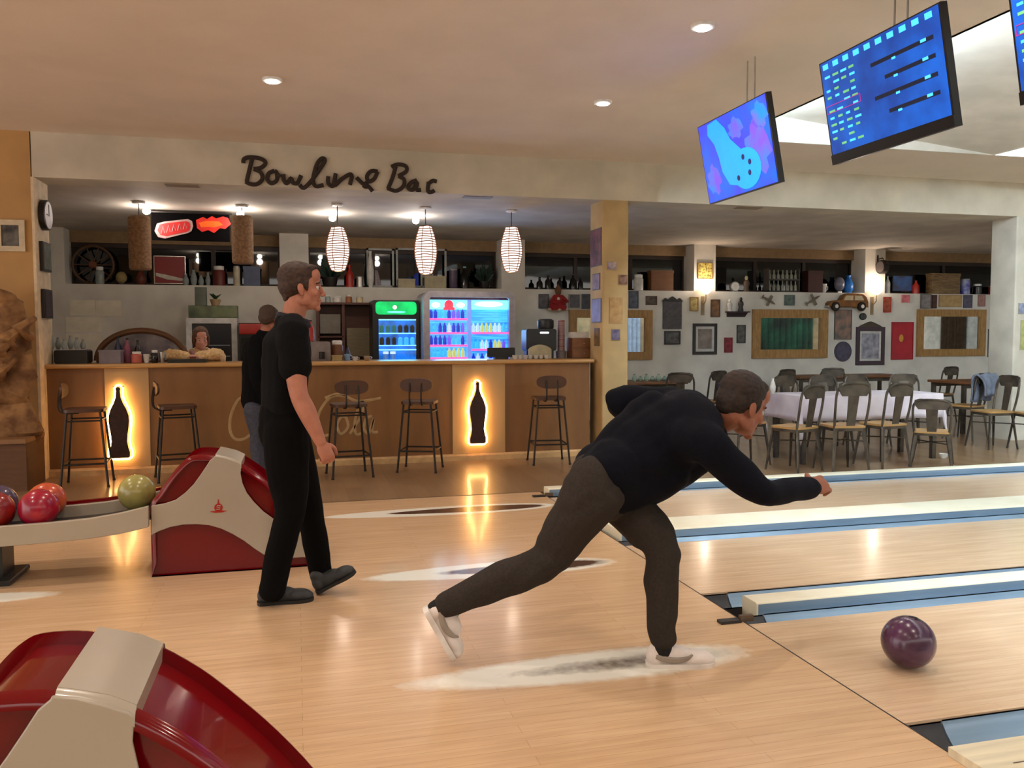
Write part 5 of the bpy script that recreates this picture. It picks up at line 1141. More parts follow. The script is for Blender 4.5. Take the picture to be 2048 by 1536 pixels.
    em.m(1).tube([(c.x+.012, HN-.0105, c.z+.010), (c.x-.006, HN-.0105, c.z+.012), (c.x-.010, HN-.0105, c.z+.004), (c.x+.010, HN-.0105, c.z-.003), (c.x+.006, HN-.0105, c.z-.011), (c.x-.012, HN-.0105, c.z-.010)], .0028, n=5)
    em.build('emblem', [mat('emblem_red', (176, 34, 24), .4), whg], r, world=True)
    # rack: curved cream side rails, dark bed, red far lip
    rail = [(-.84, .305, .425), (-.90, .290, .412), (-1.0, .272, .392), (-1.15, .256, .372), (-1.35, .246, .360), (-1.65, .238, .352), (-2.1, .238, .352), (-2.6, .238, .352)]
    def side(y0, y1, name, m, dz=0, lift=0):
        o_ = [(x, b) for x, a, b in rail]; u_ = [(x, a+lift) for x, a, b in rail]
        MB().prism([(x, z+dz) for x, z in o_]+[(x, z+dz) for x, z in u_[::-1]], 'Y', y0, y1).build(name, m, r, world=True, bevel=.004)
    side(HN-.04, HN-.005, 'rack_rail', whg); side(HF+.0, HF+.035, 'rack_rail', whg, .01, .04)
    MB().prism([(x, b+.028) for x, a, b in rail]+[(x, b-.0) for x, a, b in rail[::-1]], 'Y', HF+.036, HF+.07).build('red_lip', redg, r, world=True)
    bed = MB()
    for i in range(len(rail)-1):
        (xa, a0, b0_), (xb_, a1, b1_) = rail[i], rail[i+1]
        bed.add([(xa, HN-.005, b0_-.06), (xb_, HN-.005, b1_-.06), (xb_, HC, b1_-.035), (xa, HC, b0_-.035), (xb_, HF, b1_-.06), (xa, HF, b0_-.06),
                 (xa, HN-.005, b0_-.09), (xb_, HN-.005, b1_-.09), (xb_, HF, b1_-.09), (xa, HF, b0_-.09)], [(0, 1, 2, 3), (3, 2, 4, 5), (6, 9, 8, 7)])
    bed.build('rack_bed', trackd, r, world=True)
    MB().box((-1.78, HC-.1, .02), (-1.64, HC+.1, .28)).rbox((-1.82, HC-.18, 0), (-1.58, HC+.18, .03), .01, 'Y').build('rack_foot', blk, r, world=True)
    return r
ret = make_return()
copy_tree(ret, loc=(H0.x, H0.y-3.40, 0), label='nearest ball return: big glossy red and cream hood cut off at the lower left corner', group='ball returns')
# bowling balls
def ballmat(n, a, b_): return mat(n, a, .24, nz=9, col2=b_, coat=.2)
BR = .108
def ball(x, y, z, m, label, holes=True):
    r = root('bowling_ball', (x, y, z), label, 'bowling ball')
    MB().sphere((0, 0, BR), BR, 32).build('ball_body', m, r)
    if holes:
        for dx_, dy_ in ((-.018, .02), (.018, .02), (0, -.03)):
            n_ = V((dx_*5+.2, dy_*5-.1, 1)).normalized(); h = MB(); c = V((0, 0, BR))+n_*(BR-.001); u_ = n_.orthogonal().normalized(); v_ = n_.cross(u_)
            h.add([c+u_*.012*math.cos(2*PI*k/12)+v_*.012*math.sin(2*PI*k/12)+n_*.0012 for k in range(12)]+[c+u_*.012*math.cos(2*PI*k/12)+v_*.012*math.sin(2*PI*k/12)-n_*.004 for k in range(12)], [list(range(12)), list(range(23, 11, -1))]+[(k, (k+1) % 12, 12+(k+1) % 12, 12+k) for k in range(12)])
            h.build('finger_hole', mat('hole_dark', (10, 8, 10), .8), r)
    return r
ball(2.475, 2.93, .001, ballmat('ball_purple', (86, 50, 82), (56, 26, 50)), 'mottled purple bowling ball rolling down the nearest lane')
ry = .315
ball(-1.44, HN+.088, ry, ballmat('ball_crimson', (172, 20, 38), (128, 14, 52)), 'crimson marbled ball in the near row of the rack', False)
ball(-1.67, HN+.088, ry-.004, ballmat('ball_red', (150, 34, 24), (110, 20, 30)), 'dark red ball in the near row at the left edge', False)
ball(-1.46, HF-.084, ry, ballmat('ball_orange', (206, 92, 48), (160, 60, 50)), 'orange ball in the far row behind the crimson one', False)
ball(-1.72, HF-.084, ry-.002, ballmat('ball_greyviolet', (92, 76, 98), (60, 50, 74)), 'grey violet ball in the far row at the left edge', False)
ball(-.955, HF-.11, .345, ballmat('ball_olive', (168, 160, 92), (140, 132, 76)), 'olive yellow ball right beside the farther red hood', False)

# ================================================================== tables and chairs of the dining area
metal = mat('raw_steel', (84, 76, 66), .42, metal=.45, nz=8, col2=(54, 48, 42)); seatw = mat('seat_wood', (176, 136, 82), .4, nz=5, stretch=(1, 6, 1))
def make_chair():
    r = root('metal_chair', (0, 0, 0), '', 'chair', 'steel dining chairs')
    S = .45
    MB().rbox((-.18, -.18, S-.02), (.18, .18, S), .05, 'Z').build('seat', seatw, r)
    MB().rbox((-.175, -.175, S-.05), (.175, .175, S-.021), .05, 'Z').build('seat_rim', metal, r)
    for sx in (-1, 1):
        for sy in (-1, 1): MB().tube([(sx*.15, sy*.15, S-.03), (sx*.20, sy*.20, 0)], [.026, .013], n=6, side=(1, 0, 0), rb=[.012, .010]).build('leg', metal, r)
    br_ = MB()
    br_.tube([(-.16, -.16, .3), (.16, .16, .3)], .007, n=5).tube([(.16, -.16, .3), (-.16, .16, .3)], .007, n=5); br_.build('cross_brace', metal, r)
    MB().tube(spline([(-.165, -.15, S-.02), (-.18, -.19, .62), (-.175, -.215, .78), (-.12, -.235, .845), (0, -.24, .86), (.12, -.235, .845), (.175, -.215, .78), (.18, -.19, .62), (.165, -.15, S-.02)], 4), .013, n=8).build('back_frame', metal, r)
    MB().prism([(-.13, .735), (.13, .735), (.172, .80), (.165, .85), (.12, .868), (-.12, .868), (-.165, .85), (-.172, .80)], 'Y', -.238, -.222).build('top_rail', metal, r)
    MB().add([(-.045, -.165, S-.01), (.045, -.165, S-.01), (.06, -.225, .80), (-.06, -.225, .80), (-.045, -.173, S-.01), (.045, -.173, S-.01), (.06, -.235, .80), (-.06, -.235, .80)], [(0, 1, 2, 3), (7, 6, 5, 4), (0, 4, 5, 1), (1, 5, 6, 2), (2, 6, 7, 3), (3, 7, 4, 0)]).build('back_splat', metal, r)
    return r
ch0 = make_chair()
def AXY(px_, Y): r_ = ray(px_, 800); return r_.x/r_.y*Y
CHAIRS = [(1590, 7.62, .35, 'steel chair at the left corner of the white clothed table, behind the bowler\'s face'),
          (1684, 7.46, -.1, 'steel chair with back to the lanes, left in front of the white clothed table'),
          (1766, 7.64, .15, 'steel chair with back to the lanes, middle in front of the white clothed table'),
          (1866, 7.5, -.75, 'steel chair turned sideways at the right front of the white clothed table'),
          (1490, 8.2, -1.57, 'steel chair tucked at the left end of the white clothed table'),
          (1985, 8.5, 1.5, 'empty steel chair facing sideways right of the white clothed table'),
          (2070, 8.15, 1.3, 'steel chair cut off by the right edge of the picture'),
          (1596, 9.0, 3.3, 'steel chair behind the white clothed table, left end'),
          (1662, 8.95, 3.0, 'steel chair behind the white clothed table, centre left'),
          (1736, 9.05, 3.2, 'steel chair behind the white clothed table, centre right'),
          (1820, 8.95, 2.8, 'steel chair behind the right end of the white clothed table'),
          (1932, 9.3, .35, 'steel chair with a blue denim jacket over its back'),
          (1362, 10.6, -.5, 'steel chair by the back wall, first right of the glasses table'),
          (1412, 11.0, .4, 'steel chair by the back wall, just left of the bowler\'s head'),
          (1875, 11.3, .2, 'steel chair by the back wall below the right mirror'),
          (2012, 11.0, -.4, 'dark steel chair by the back wall at the far right'),
          (1550, 11.2, .3, 'steel chair by the back wall below the second mirror'),
          (1655, 11.4, -.3, 'steel chair by the back wall below the oval plaque')]
for i, (px_, y, rz, lab) in enumerate(CHAIRS):
    x = AXY(px_, y)
    if i == 0: ch0.location = (x, y, 0); ch0.rotation_euler.z = rz; ch0['label'] = lab
    else: ch_ = copy_tree(ch0, loc=(x, y, 0), rz=rz, label=lab)
    (ch0 if i == 0 else ch_).scale = (1, 1, {1: 1.07, 3: .84}.get(i, 1.03))
def make_table(x0, x1, y0, y1, lab, top=None):
    r = root('dining_table', ((x0+x1)/2, (y0+y1)/2, 0), lab, 'table')
    MB().box((x0, y0, .70), (x1, y1, .735)).build('table_top', top or brownp, r, world=True, bevel=.004)
    for x in (x0+.06, x1-.06):
        for y in (y0+.06, y1-.06): MB().box((x-.025, y-.025, 0), (x+.025, y+.025, .70)).build('leg', metal, r, world=True)
    MB().box((x0+.06, y0+.05, .64), (x1-.06, y0+.07, .70)).box((x0+.06, y1-.07, .64), (x1-.06, y1-.05, .70)).build('apron', metal, r, world=True)
    return r
clothm = mat('tablecloth_white', (206, 197, 203), .8, nz=4, col2=(186, 176, 186))
def cloth(x0, x1, y0, y1, lab, ang=0):
    """cloth lying over the table with soft folds and long corner drops"""
    z = .739; over = .27; W_, D_ = x1-x0, y1-y0; vs = []; fs = []
    def grid(w_, k): return [-over*(1-i/5)-.0 for i in range(5)]+[-.004]+[w_*i/k for i in range(1, k)]+[w_+.004]+[w_+over*(i+1)/5 for i in range(5)]
    U, VV = grid(W_, 18), grid(D_, 9); n, m_ = len(U)-1, len(VV)-1
    for u in U:
        for v_ in VV:
            x, y = x0+min(max(u, -.004), W_+.004), y0+min(max(v_, -.004), D_+.004); ox = u-(x-x0); oy = v_-(y-y0); d = abs(ox)+abs(oy)
            k = .14+.05*math.sin(u*13+v_*3)+.04*math.cos(v_*11)
            vs.append((x+ox*k+(.012*math.sin(v_*17)*abs(ox)*6 if ox else 0), y+oy*k+(.014*math.sin(u*15)*abs(oy)*6 if oy else 0), z-d))
    for i in range(n):
        for j in range(m_): a = i*(m_+1)+j; fs.append((a, a+1, a+m_+2, a+m_+1))
    o = MB().add(vs, fs).build('tablecloth', clothm, smooth=60); tag(o, lab, 'tablecloth')
    s_ = o.modifiers.new('solid', 'SOLIDIFY'); s_.thickness = .003; s_.offset = 1
    return o
TX0, TX1 = AXY(1602, 7.9), AXY(1882, 7.9); TM = AXY(1620, 8.1)
make_table(TX0, TX1, 7.88, 8.52, 'long dining table under a white cloth in front of the back wall mirrors')
cloth(TX0, TX1, 7.88, 8.52, 'white tablecloth with drooping corners on the long dining table')
gx = AXY(1300, 11.2)
make_table(gx-.55, gx+.5, 11.0, 11.7, 'brown table by the back wall right of the pillar, laid with glasses')
for i in range(6):
    prop(K('drinking_glass', 'vase'), 1264+i*12, 748+(i % 2)*4, 1274+i*12, 0, 11.2+.12*(i % 2), mat('greenish_glass', (150, 178, 160), .15), ['first', 'second', 'third', 'fourth', 'fifth', 'sixth'][i]+' greenish glass from the left on the table right of the pillar', 'glass', base=.737)
make_table(AXY(1610, 11.9)-.2, AXY(1800, 11.9), 11.75, 12.4, 'brown table along the back wall below the oval plaque')
make_table(AXY(1905, 9.95), AXY(2040, 9.95)+.3, 9.75, 10.45, 'brown table right of the white clothed table, behind the denim jacket')
prop(K('white_jug', 'vase'), 1540, 757, 1551, 790, 8.3, whitep, 'small white jug on the white tablecloth beside the bowler\'s head', 'jug', base=.744)
prop(K('drinking_glass', 'vase'), 1718, 772, 1730, 790, 8.3, greyg, 'grey glass in the middle of the white tablecloth', 'glass', base=.744)
p = AZ(1885, 917)
prop(K('paper_cup', 'cup'), 1879, 907, 1893, 919, p.y, whitep, 'crumpled white cup on the floor by the last leg of the white clothed table', 'cup', base=.001)
# denim jacket over the chair back
jx, jy = AXY(1932, 9.3), 9.3
J = Matrix.Translation((jx, jy, 0)) @ Matrix.Rotation(.35, 4, 'Z'); jm = mat('denim_blue', (112, 120, 138), .85, nz=14, col2=(88, 96, 114))
vs = []; fs = []; n = 20; m_ = 16
for i in range(n+1):
    for j in range(m_+1):
        u = i/n*2-1; t = j/m_
        s_ = (t-.45)*.75; w_ = .24*(1-.35*max(0, -s_)/.34)
        z = .885-abs(s_)**1.15*1.0; y = -.235+(.05 if s_ > 0 else -.05)*min(1, abs(s_)*9)+.018*math.sin(u*9+t*3)*min(1, abs(s_)*5)-.02*(1 if s_ < 0 else 0)
        vs.append(J @ V((u*w_+.02*math.sin(t*9), y, z+.012*math.cos(u*5))))
for i in range(n):
    for j in range(m_): a = i*(m_+1)+j; fs.append((a, a+1, a+m_+2, a+m_+1))
o = MB().add(vs, fs).build('denim_jacket', jm, smooth=60); tag(o, 'blue denim jacket hanging over a chair back at the right', 'jacket'); s_ = o.modifiers.new('solid', 'SOLIDIFY'); s_.thickness = .02; s_.offset = 0
# ================================================================== people
def remesh(mb, name, m, parent, voxel=.006, it=6, fac=.5, noise_amp=0, noise_sc=8, world=False, keep=False, folds=None):
    me = bpy.data.meshes.new('t'); me.from_pydata([tuple(p) for p in mb.v], [], mb.f)
    bm = bmesh.new(); bm.from_mesh(me); bmesh.ops.recalc_face_normals(bm, faces=bm.faces); bm.to_mesh(me); bm.free()
    t = bpy.data.objects.new('t', me); COL.objects.link(t)
    r_ = t.modifiers.new('r', 'REMESH'); r_.mode = 'VOXEL'; r_.voxel_size = voxel; r_.adaptivity = 0
    s_ = t.modifiers.new('s', 'SMOOTH'); s_.iterations = it; s_.factor = fac
    dg_ = bpy.context.evaluated_depsgraph_get(); ev = t.evaluated_get(dg_); out = bpy.data.meshes.new_from_object(ev)
    bpy.data.objects.remove(t); out.name = name
    if noise_amp or folds:
        nv = len(out.vertices); co = [0.]*(3*nv); nr = [0.]*(3*nv)
        out.vertices.foreach_get('co', co); out.vertex_normals.foreach_get('vector', nr)
        for i in range(nv):
            c = V(co[3*i:3*i+3]); d = 0
            if noise_amp: d += noise.noise(c*noise_sc)*noise_amp
            if folds: d += folds(c)
            for j in range(3): co[3*i+j] += nr[3*i+j]*d
        out.vertices.foreach_set('co', co); out.update()
    if world and parent is not None:
        inv = ROOTS.get(parent.name) 
        if inv is None: inv = Matrix.Translation(parent['_o'])
        inv = inv.inverted(); out.transform(inv)
    out.materials.clear(); out.materials.append(m); out.shade_smooth()
    o = bpy.data.objects.new(name, out); COL.objects.link(o)
    if parent is not None: o.parent = parent
    return o
def person_root(mb, name, m, loc, label, voxel, it):
    """body mesh with its origin on the floor between the feet"""
    ROOTS['_p'] = Matrix.Translation(V(loc))
    o = remesh(mb, name, m, None, voxel, it)
    o.data.transform(ROOTS['_p'].inverted()); o.location = loc; ROOTS[o.name] = Matrix.Translation(V(loc))
    tag(o, label, 'person'); return o
def limb(mb, pts, r, rb=None, side=None, n=16, k=4):
    """tapering rounded limb through joints"""
    R = list(r) if hasattr(r, '__len__') else [r]*len(pts); RB = list(rb) if rb is not None else R
    L_ = spline([tuple(p)+(a, b) for p, a, b in zip(pts, R, RB)], k)
    mb.tube([q_[:3] for q_ in L_], [q_[3] for q_ in L_], n=n, side=side, rb=[q_[4] for q_ in L_], round_=True); return mb
def frame(fwd, up):
    f = V(fwd).normalized(); u = (V(up)-f*V(up).dot(f)).normalized(); l = u.cross(f); return Matrix((f, l, u)).transposed()
def head_prims(mb, c, R, s=1.0, slim=1.0):
    c = V(c); P = lambda x, y, z: c+R @ V((x*s, y*s, z*s))
    def E(x, y, z, a, b, d, rot=None): mb.sphere(P(x, y, z), (a*s, b*s, d*s), 20, rot=R if rot is None else R @ rot)
    E(-.014, 0, .040, .098, .077*slim, .086); E(.034, 0, -.02, .060, .060*slim, .085); E(.040, 0, -.075, .046, .050*slim, .034)
    E(.080, 0, -.100, .018, .022, .016); E(.078, 0, .028, .016, .048*slim, .011); E(.060, 0, .065, .036, .056*slim, .045)
    for y in (-1, 1):
        E(.060, y*.042, -.022, .026, .020, .022); E(.010, y*.055, -.06, .035, .014, .03)
        E(.106, y*.010, -.034, .010, .007, .007)
        E(-.004, y*.078, -.006, .017, .008, .030, Matrix.Rotation(-.2, 3, 'Y')); E(.002, y*.079, -.030, .010, .006, .012)
    mb.tube([P(.088, 0, .020), P(.103, 0, -.008), P(.114, 0, -.027)], [.009*s, .010*s, .011*s], n=10, round_=True)
    E(.113, 0, -.030, .010, .010, .009); E(.092, 0, -.056, .010, .022, .0055); E(.090, 0, -.068, .010, .019, .006); E(.086, 0, -.080, .010, .02, .010)
    return mb
def face_parts(parent, c, R, s, hairm, browm=None):
    c = V(c); P = lambda x, y, z: c+R @ V((x*s, y*s, z*s))
    for y in (-1, 1):
        e = MB().m(0).sphere(P(.077, y*.030, .004), .0125*s, 14).m(1).sphere(P(.0855, y*.031, .004), .0062*s, 10); e.build('eye', [mat('eye_white', (196, 186, 178), .3), mat('iris_dark', (44, 34, 28), .2)], parent, world=True)
        MB().tube([P(.088, y*.014, .026), P(.089, y*.032, .031), P(.074, y*.050, .026)], .0035*s, n=6, round_=True).build('eyebrow', browm or hairm, parent, world=True)
    MB().tube([P(.094, -.020, -.061), P(.1005, 0, -.0615), P(.094, .020, -.061)], .0022*s, n=5, round_=True).build('mouth', mat('lip', (130, 62, 52), .5), parent, world=True)
def hair(parent, c, R, s, m, prims, vox=.0045, amp=.0022):
    mb = MB(); c = V(c)
    for (x, y, z, a, b, d) in prims: mb.sphere(c+R @ V((x*s, y*s, z*s)), (a*s, b*s, d*s), 20, rot=R)
    return remesh(mb, 'hair', m, parent, vox, 3, noise_amp=amp, noise_sc=70, world=True)
SHORT = [(-.024, 0, .060, .102, .0835, .082), (-.050, 0, .012, .070, .076, .072), (-.014, .062, .036, .044, .020, .046), (-.014, -.062, .036, .044, .020, .046), (.026, .062, .02, .010, .012, .036), (.026, -.062, .02, .010, .012, .036), (.030, 0, .100, .046, .058, .028)]
def hand_prims(mb, wrist, d, up, thumb, L=.18, curl=(.5, .7, .5), spread=.06):
    """d: direction of the palm, up: back-of-hand normal, thumb: side of the thumb"""
    d = V(d).normalized(); up = V(up); up = (up-d*up.dot(d)).normalized(); th = V(thumb); th = (th-d*th.dot(d)-up*th.dot(up)).normalized(); w_ = V(wrist); k = L/.18
    pc = w_+d*.050*k; Rm = Matrix((d, th, up)).transposed()
    mb.sphere(pc, (.054*k, .040*k, .016*k), 18, rot=Rm); limb(mb, [w_-d*.02, w_+d*.03*k], [.026*k, .030*k], [.021*k, .018*k], side=th)
    for i, (t, ln, r_) in enumerate(((.030, .070, .0088), (.0100, .078, .0092), (-.0105, .073, .0088), (-.030, .057, .0078))):
        b = w_+d*.088*k+th*t*k; dirn = (d+th*(t*spread*30)*.08).normalized(); pts = [b-dirn*.02*k, b]; ang = 0; p = b.copy()
        for j, fr_ in enumerate((.45, .30, .25)):
            ang += curl[j]*(1+.12*i); dd = (dirn*math.cos(ang)-up*math.sin(ang)); p = p+dd*ln*k*fr_; pts.append(p.copy())
        limb(mb, pts, [r_*k*1.05, r_*k*1.05, r_*k, r_*k*.95, r_*k*.82], n=10, k=3)
    b = w_+d*.022*k+th*.026*k; td = (d*.62+th*.65-up*.35).normalized(); t2 = (d*.85+th*.1-up*.55).normalized()
    limb(mb, [b-th*.012*k, b+td*.030*k, b+td*.055*k+t2*.008*k, b+td*.055*k+t2*.040*k], [.014*k, .0125*k, .0105*k, .0085*k], n=10, k=3)
    return mb
def shoe(parent, heel, toe, up, m, msole, stripe=None, w=.047, name='shoe', h=.085, ankle=None, lace=None, hs=1.):
    heel, toe = V(heel), V(toe); f = (toe-heel); L = f.length; f = f.normalized(); R = frame(f, up); P = lambda x, y, z: heel+R @ V((x*L, y, z*hs))
    mb = MB()
    mb.sphere(P(.14, 0, .045), (.145*L, w*.80, .050*hs), 20, rot=R); mb.sphere(P(.42, 0, .040), (.30*L, w*.84, .046*hs), 20, rot=R); mb.sphere(P(.70, 0, .034), (.27*L, w*1.02, .034), 20, rot=R); mb.sphere(P(.85, 0, .027), (.145*L, w*.88, .026), 20, rot=R)
    mb.tube([P(.16, 0, .03), P(.19, 0, h)], [w*.80, w*.80], n=16, side=R @ V((1, 0, 0)), rb=[w*.70, w*.66], round_=True)
    limb(mb, [P(.30, 0, .065), P(.48, 0, .062), P(.66, 0, .046)], [w*.62, w*.6, w*.55], [.028, .022, .018], side=R @ V((0, 1, 0)))
    o = remesh(mb, name, m, parent, .0045, 4, world=True)
    out = []
    for x, y in ((-.01, 0), (.02, .65), (.10, .84), (.30, .80), (.50, .90), (.70, 1.06), (.85, .94), (.95, .62), (1.0, 0), (.95, -.70), (.85, -1.0), (.70, -1.1), (.50, -.92), (.30, -.82), (.10, -.86), (.02, -.68)): out.append((x, y*w*1.03))
    out = spline(out+[out[0]], 3)[:-1]; n = len(out)
    s_ = MB(); s_.add([P(x, y, 0) for x, y in out]+[P(x, y*1.02, .018) for x, y in out], [list(range(n)), list(range(2*n-1, n-1, -1))]+[(i, (i+1) % n, n+(i+1) % n, n+i) for i in range(n)])
    so = s_.build('sole', msole, None, keep=True); so.data.transform(ROOTS[parent.name].inverted()); so.parent = o
    if stripe:
        for sd in (-1, 1):
            t = MB(); pts = [P(.12, sd*w*.80, .052), P(.26, sd*w*.875, .040), P(.42, sd*w*.91, .036), P(.56, sd*w*.93, .044), P(.64, sd*w*.80, .058)]
            t.tube(spline(pts, 4), [.004+.010*math.sin(PI*min(1, (i+3)/19)) for i in range(17)], n=6, side=R @ V((0, 0, 1)), rb=.006)
            so = t.build('side_stripe', stripe, None, keep=True); so.data.transform(ROOTS[parent.name].inverted()); so.parent = o
    if lace:
        t = MB()
        for k in range(4): x = .36+.075*k; zz = .094-.012*k; t.tube([P(x, -w*.42, zz-.006), P(x+.01, 0, zz), P(x, w*.42, zz-.006)], .0028, n=5)
        so = t.build('laces', lace, None, keep=True); so.data.transform(ROOTS[parent.name].inverted()); so.parent = o
    return o
skin = mat('skin_tan', (150, 92, 68), .6, nz=18, col2=(140, 83, 60)); skin2 = mat('skin_warm', (172, 112, 88), .6, nz=18, col2=(160, 100, 78))
hairb = mat('hair_dark_brown', (46, 30, 22), .75, nz=60, col2=(26, 16, 12)); stripeg = mat('shoe_stripe_grey', (150, 138, 126), .6)

# ---------------------------------------------------------------- bowler
B = AY
headc = B(1484, 812, 3.22); HR = frame((math.cos(.15), math.sin(.15)*.9, -.42), (.42, 0, .92))
HS = 1.06
nb = B(1425, 846, 3.29); sR = B(1404, 884, 3.09); eR = B(1522, 984, 3.02); wR = B(1622, 976, 3.20)
sL = B(1352, 812, 3.50); eL = B(1238, 802, 3.58); wL = B(1300, 862, 3.74)
pel = B(1208, 958, 3.34); hR = B(1188, 978, 3.23); hL = B(1236, 985, 3.44); kR = B(1092, 1122, 3.36); aR = B(894, 1209, 3.46); kL = B(1322, 1092, 3.24); aL = B(1325, 1272, 3.21)
waist = B(1268, 920, 3.33); chest = B(1345, 872, 3.31)
heelR, toeR = B(848, 1222, 3.47), B(906, 1322, 3.46)
hl = AZ(1292, 1331, .0); tl = AZ(1430, 1329, .0)
mb = MB(); head_prims(mb, headc, HR, HS)
limb(mb, [nb-V((.05, 0, .02)), nb, headc+HR @ V((-.030, 0, -.055))], [.072, .064, .058])
limb(mb, [pel, waist, chest, nb-V((.06, 0, .03))], [.13, .13, .14, .09], [.13, .11, .13, .09]); limb(mb, [sL, chest, sR], [.05, .1, .05])
limb(mb, [sR, eR, wR], [.055, .042, .028]); limb(mb, [sL, eL, wL], [.055, .042, .028]); limb(mb, [hR, kR, aR], [.085, .052, .036]); limb(mb, [hL, kL, aL], [.085, .052, .036])
limb(mb, [aR, heelR*.75+toeR*.25+V((.02, 0, .02))], [.034, .03]); limb(mb, [aL, V((hl.x+.08, hl.y, .06))], [.034, .03])
hd = (B(1660, 966, 3.25)-wR).normalized(); hand_prims(mb, wR, hd+V((0, 0, .05)), (0, -.75, .65), (0, .5, .9), L=.205, curl=(.5, .75, .6))
hand_prims(mb, wL, (wL-eL).normalized(), (0, 1, .2), (0, 0, 1), curl=(.6, .7, .5))
bow = person_root(mb, 'person', skin, (1.25, 3.32, 0), 'man in a navy sweater and dark grey trousers lunging forward after releasing the ball', .0045, 3)
face_parts(bow, headc, HR, HS, hairb)
hair(bow, headc, HR, HS, hairb, SHORT+[(-.075, 0, -.02, .03, .055, .045)])
navy = mat('sweater_navy', (10, 12, 24), .9, spec=.15, nz=120, col2=(6, 7, 15), bump=.1)
mb = MB()
hem = B(1226, 952, 3.34)
ax = (chest-hem).normalized()
limb(mb, [hem+V((-.005, 0, -.005)), waist, chest, nb-V((.04, 0, .03)), nb], [.168, .168, .178, .125, .072], [.195, .185, .175, .150, .072], side=V((0, 0, 1))-ax*ax.z)
limb(mb, [sL+V((-.02, -.02, 0)), (sL+sR)/2+V((.0, 0, .0)), sR], [.085, .14, .092])
limb(mb, [chest, sR, (sR+eR)/2, eR, (eR+wR)/2, wR-(wR-eR).normalized()*.015], [.12, .095, .078, .060, .056, .050])
limb(mb, [chest+V((0, .08, 0)), sL, (sL+eL)/2, eL, (eL+wL)/2, wL], [.11, .088, .076, .072, .055, .042])
# belly hang of the loose sweater
limb(mb, [B(1285, 975, 3.33), B(1345, 935, 3.31), B(1400, 905, 3.27)], [.09, .105, .09])
limb(mb, [B(1212, 925, 3.34), B(1252, 868, 3.36), B(1305, 824, 3.37)], [.10, .09, .09])
limb(mb, [B(1226, 944, 3.26), B(1228, 944, 3.42)], [.145, .145])
limb(mb, [B(1255, 978, 3.27), B(1330, 940, 3.27)], [.10, .11])
def foldB(co): return .0055*math.sin(co.x*24+co.z*34+3*noise.noise(co*5))*max(0, min(1, (1.72-co.x)*2))
sw = remesh(mb, 'sweater', navy, bow, .008, 16, noise_amp=.012, noise_sc=7, world=True, folds=foldB)
MB().tube([nb+V((.006, 0, .0))+(Matrix.Rotation(0, 3, 'Z') @ (frame(headc-nb, (0, 0, 1)) @ V((0, .074*math.cos(a), .074*math.sin(a))))) for a in [2*PI*k/24 for k in range(24)]], .013, n=8, closed=True).build('collar', navy, bow, world=True)
cf = (wR-eR).normalized(); MB().tube([wR-cf*.045, wR-cf*.005], [.043, .040], n=16, round_=True).build('cuff', navy, bow, world=True)
bc = wR+cf*.022; MB().tube([bc+frame(cf, (0, 0, 1)) @ V((0, .0335*math.cos(a), .030*math.sin(a))) for a in [2*PI*k/20 for k in range(20)]], .006, n=6, closed=True).build('wristband', mat('wristband_dark', (30, 14, 12), .5), bow, world=True)
tro = mat('trousers_charcoal', (54, 48, 44), .9, spec=.15, nz=90, col2=(48, 43, 39))
mb = MB()
limb(mb, [hR+V((-.005, 0, .03)), hR+V((.01, .02, 0)), hL, hL+V((0, .0, .03))], [.11, .125, .12, .10])
limb(mb, [B(1205, 955, 3.30), hR+V((.008, 0, -.01)), (hR+kR)/2, kR, (kR*.55+aR*.45), aR], [.12, .125, .107, .080, .076, .058])
limb(mb, [hL, (hL+kL)/2, kL, (kL+aL)/2, aL], [.12, .108, .078, .072, .060])
mb.sphere(B(1196, 958, 3.32), (.115, .15, .12), 20)
def foldT(co):
    dk = min((co-kR).length, (co-kL).length); return .005*math.sin(co.z*70+co.x*20)*max(0, 1-dk/.16)+.003*math.sin(co.z*38-co.x*26+4*noise.noise(co*6))
remesh(mb, 'trousers', tro, bow, .007, 6, noise_amp=.008, noise_sc=9, world=True, folds=foldT)
black = mat('sock_black', (14, 13, 14), .9)
d_ = (aR-kR).normalized(); limb(MB(), [aR, aR+d_*.05], [.045, .040]).build('sock', black, bow, world=True)
limb(MB(), [aL, aL-V((0, 0, .06))], [.045, .040]).build('sock', black, bow, world=True)
wsh = mat('shoe_white', (222, 212, 206), .6, nz=30, col2=(214, 204, 198)); wso = mat('sole_white', (226, 218, 210), .5)
laceg = mat('lace_grey', (170, 162, 158), .7)
shoe(bow, hl, tl, (0, 0, 1), wsh, wso, stripeg, w=.046, lace=laceg)
fR = (toeR-heelR).normalized(); shoe(bow, heelR-fR*.01, toeR, V((.80, -.1, .55)), wsh, wso, stripeg, w=.05, lace=laceg, hs=1.3)

# ---------------------------------------------------------------- walking man
hc = B(603, 577, 4.50); MR = frame((1, .0, -.02), (0.03, 0, 1)); MS = 1.0
nk = B(586, 634, 4.50); s1 = B(583, 664, 4.31); e1 = B(597, 786, 4.24); w1 = B(641, 884, 4.20); s2 = B(583, 664, 4.69); e2 = B(570, 790, 4.76); w2 = B(566, 880, 4.76)
h1 = B(571, 868, 4.40); h2 = B(576, 868, 4.60); k1 = B(580, 1018, 4.41); a1 = B(544, 1172, 4.44); k2 = B(618, 1012, 4.62); a2 = B(642, 1150, 4.65)
t0 = B(575, 690, 4.50); t1 = B(570, 760, 4.5); t2 = B(569, 830, 4.5)
hh = AZ(515, 1209, 0); tt = AZ(628, 1199, 0); h2h = AZ(634, 1188, 0)+V((.0, 0, .004)); h2t = B(713, 1144, h2h.y-.02)
mb = MB(); head_prims(mb, hc, MR, MS)
limb(mb, [nk-V((.01, 0, .05)), nk, hc+V((-.022, 0, -.06))], [.068, .060, .058])
